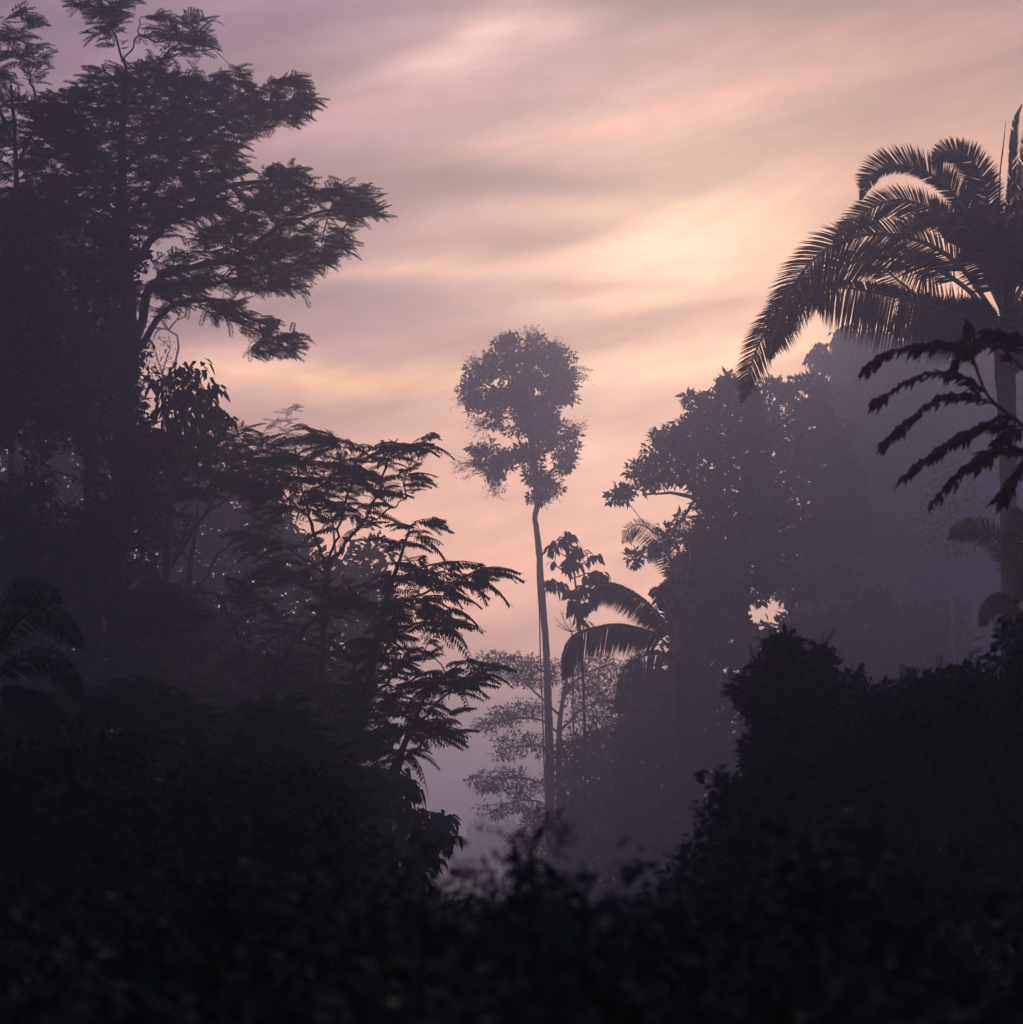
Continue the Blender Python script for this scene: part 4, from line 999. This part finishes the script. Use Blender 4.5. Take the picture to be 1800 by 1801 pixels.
# foreground shrubs: a shapely shrub from several rising stems with leaves all round; seen blurred
def shrub(name, label, x, ytop, D, wpx, seed, leaf=.09, n=3600, group=None, mat_=None, shape=1.0, style=0):
    D *= .72; leaf *= .74
    rng = np.random.default_rng(seed)
    base = ground(x, D); top = pt(x, ytop, D)
    H = top[2] - base[2]; W = wpx / F * D / 2
    root = thing(name, label, 'shrub', base, group)
    gs, gl = Geo(), Geo()
    ns = 26
    for i in range(ns):
        a = rng.uniform(0, 2 * math.pi); rr = W * rng.uniform(.15, .95)
        hh = H * (1 - .38 * (rr / W) ** 2) * rng.uniform(.90, 1.0)
        if i == 0: rr, hh = .05, H
        e = base + np.array([rr * math.cos(a), rr * math.sin(a) * .8, hh])
        mid = base + np.array([rr * .45 * math.cos(a), rr * .4 * math.sin(a), hh * .55]) + rng.normal(0, .05, 3)
        c = catmull(np.array([base - [0, 0, .1], mid, e]), 12); tube(gs, c, np.linspace(.022, .006, 12), 5)
        k = n // ns
        t = rng.random(k) ** .75; f = t * 11; j = np.minimum(f.astype(int), 10); fr = (f - j)[:, None]
        q = c[j] * (1 - fr) + c[j + 1] * fr
        sp = .16 + .30 * W * (1 - .55 * t)
        off = norm(rng.normal(0, 1, (k, 3))) * (sp * rng.random(k) ** .5)[:, None]
        pos = q + off
        X = off / np.linalg.norm(off, axis=1, keepdims=True) + rng.normal(0, .4, (k, 3)) + [0, 0, -.25]
        Z = rng.normal(0, .45, (k, 3)) + [0, 0, 1]
        s = leaf * rng.uniform(.5, 1.3, k)
        if style == 1:
            kk = rng.random(k) < .22
            gl.inst(PINS[seed % 3], pos[kk], X[kk], Z[kk], s[kk] * 3.2)
            pos, X, Z, s = pos[~kk], X[~kk], Z[~kk], s[~kk]
        gl.inst(BROAD[seed % 3], pos, X, Z, s)
    build('stems', gs, M_bark, root, base, True)
    build('foliage', gl, mat_ or M_bush, root, base)
row = [  # x, top y, D, width px, leaf, style, label
    (60, 1590, 8.5, 420, .10, 0, 'blurred dark shrub in the bottom left corner'),
    (255, 1500, 9.5, 330, .09, 0, 'blurred shrub left of the mound below the black thicket'),
    (430, 1474, 10.5, 320, .08, 1, 'blurred rounded shrub below the shaded lower left trees'),
    (600, 1500, 9.5, 300, .09, 0, 'blurred shrub between two rounded shrubs left of the gap'),
    (735, 1500, 11.5, 240, .08, 1, 'blurred shrub just left below the misty gap'),
    (885, 1492, 10.0, 270, .09, 0, 'blurred shrub bulging up at the foot of the misty gap'),
    (1010, 1555, 9.0, 300, .10, 1, 'blurred low shrub below the tall trunk'),
    (1170, 1535, 9.8, 260, .09, 0, 'blurred shrub right of the low point of the hedge'),
    (1300, 1490, 10.5, 280, .09, 1, 'blurred shrub left of the highest blurred shrub'),
    (1435, 1432, 9.0, 210, .10, 0, 'highest blurred shrub, a narrow peak right of centre'),
    (1560, 1530, 9.8, 300, .09, 1, 'blurred shrub right of the narrow peak'),
    (1720, 1590, 8.5, 360, .10, 0, 'blurred dark shrub in the bottom right corner'),
    (1860, 1560, 9.5, 300, .10, 0, 'blurred shrub cut by the right edge')]
for i, (x, yt, d_, wp, lf, sty, lab) in enumerate(row):
    shrub('hedge_shrub', lab, x, yt, d_, wp, 200 + i, lf * .7, 12500, 'blurred shrubs along the bottom', style=sty)
front = [(150, 1690, 6.4, 430, 'front-row shrub nearest the bottom left corner'), (420, 1650, 6.8, 420, 'front-row shrub below the left rounded shrub'), (700, 1640, 6.6, 430, 'front-row shrub left of the middle of the bottom edge'),
         (960, 1665, 6.2, 420, 'front-row shrub at the middle of the bottom edge'), (1220, 1650, 6.7, 430, 'front-row shrub right of the middle of the bottom edge'), (1480, 1640, 6.5, 420, 'front-row shrub below the narrow peak'), (1730, 1700, 6.3, 430, 'front-row shrub nearest the bottom right corner')]
for i, (x, yt, d_, wp, lab) in enumerate(front):
    shrub('hedge_shrub', 'blurred ' + lab, x, yt, d_, wp, 240 + i, .055, 8500, 'blurred shrubs along the bottom', style=i % 2)

# undergrowth on the ground between the trees, and the wood far off in the mist: uncountable
def ground_cover():
    rng = np.random.default_rng(300); g = Geo()
    k = 26000
    y = 13 + (rng.random(k) ** .8) * 230; x = rng.uniform(-.27, .27, k) * y
    z = np.array([ground_z(a, b) for a, b in zip(x, y)])
    hgt = .5 + 1.3 * np.array([mnoise.noise(Vector((a * .15, b * .15, 4))) + .5 for a, b in zip(x, y)]).clip(0, 1)
    pos = np.stack([x, y, z + rng.random(k) * hgt], 1)
    X = rng.normal(0, 1, (k, 3)); X[:, 2] = np.abs(X[:, 2]) * .6
    Z = rng.normal(0, .5, (k, 3)) + [0, 0, 1]
    g.inst(BROAD[0], pos, X, Z, rng.uniform(.25, .6, k))
    o = build('undergrowth', g, M_bush); o['kind'] = 'stuff'; o['label'] = 'low tangled undergrowth on the shaded ground'; o['category'] = 'undergrowth'
ground_cover()
def far_wood():
    rng = np.random.default_rng(301); g = Geo()
    for i in range(150):
        y = rng.uniform(520, 800); x = rng.uniform(-.3, .3) * y
        if abs(x / y + .02) < .04: y = rng.uniform(650, 850)
        H = rng.uniform(12, 28)
        tube(g, np.array([[x, y, -.2], [x + .3, y, H * .6]]), [.3, .2], 5)
        k = 420; off = norm(rng.normal(0, 1, (k, 3))) * (rng.random(k) ** .4)[:, None] * np.array([5, 5, H * .36])
        g.inst(DIAM[0], np.array([x, y, H * .62]) + off, rng.normal(0, 1, (k, 3)), rng.normal(0, 1, (k, 3)), rng.uniform(1.0, 2.2, k))
    o = build('far_wood', g, M_leaf); o['kind'] = 'stuff'; o['label'] = 'distant wood almost lost in the mist beyond the gap'; o['category'] = 'wood'
far_wood()
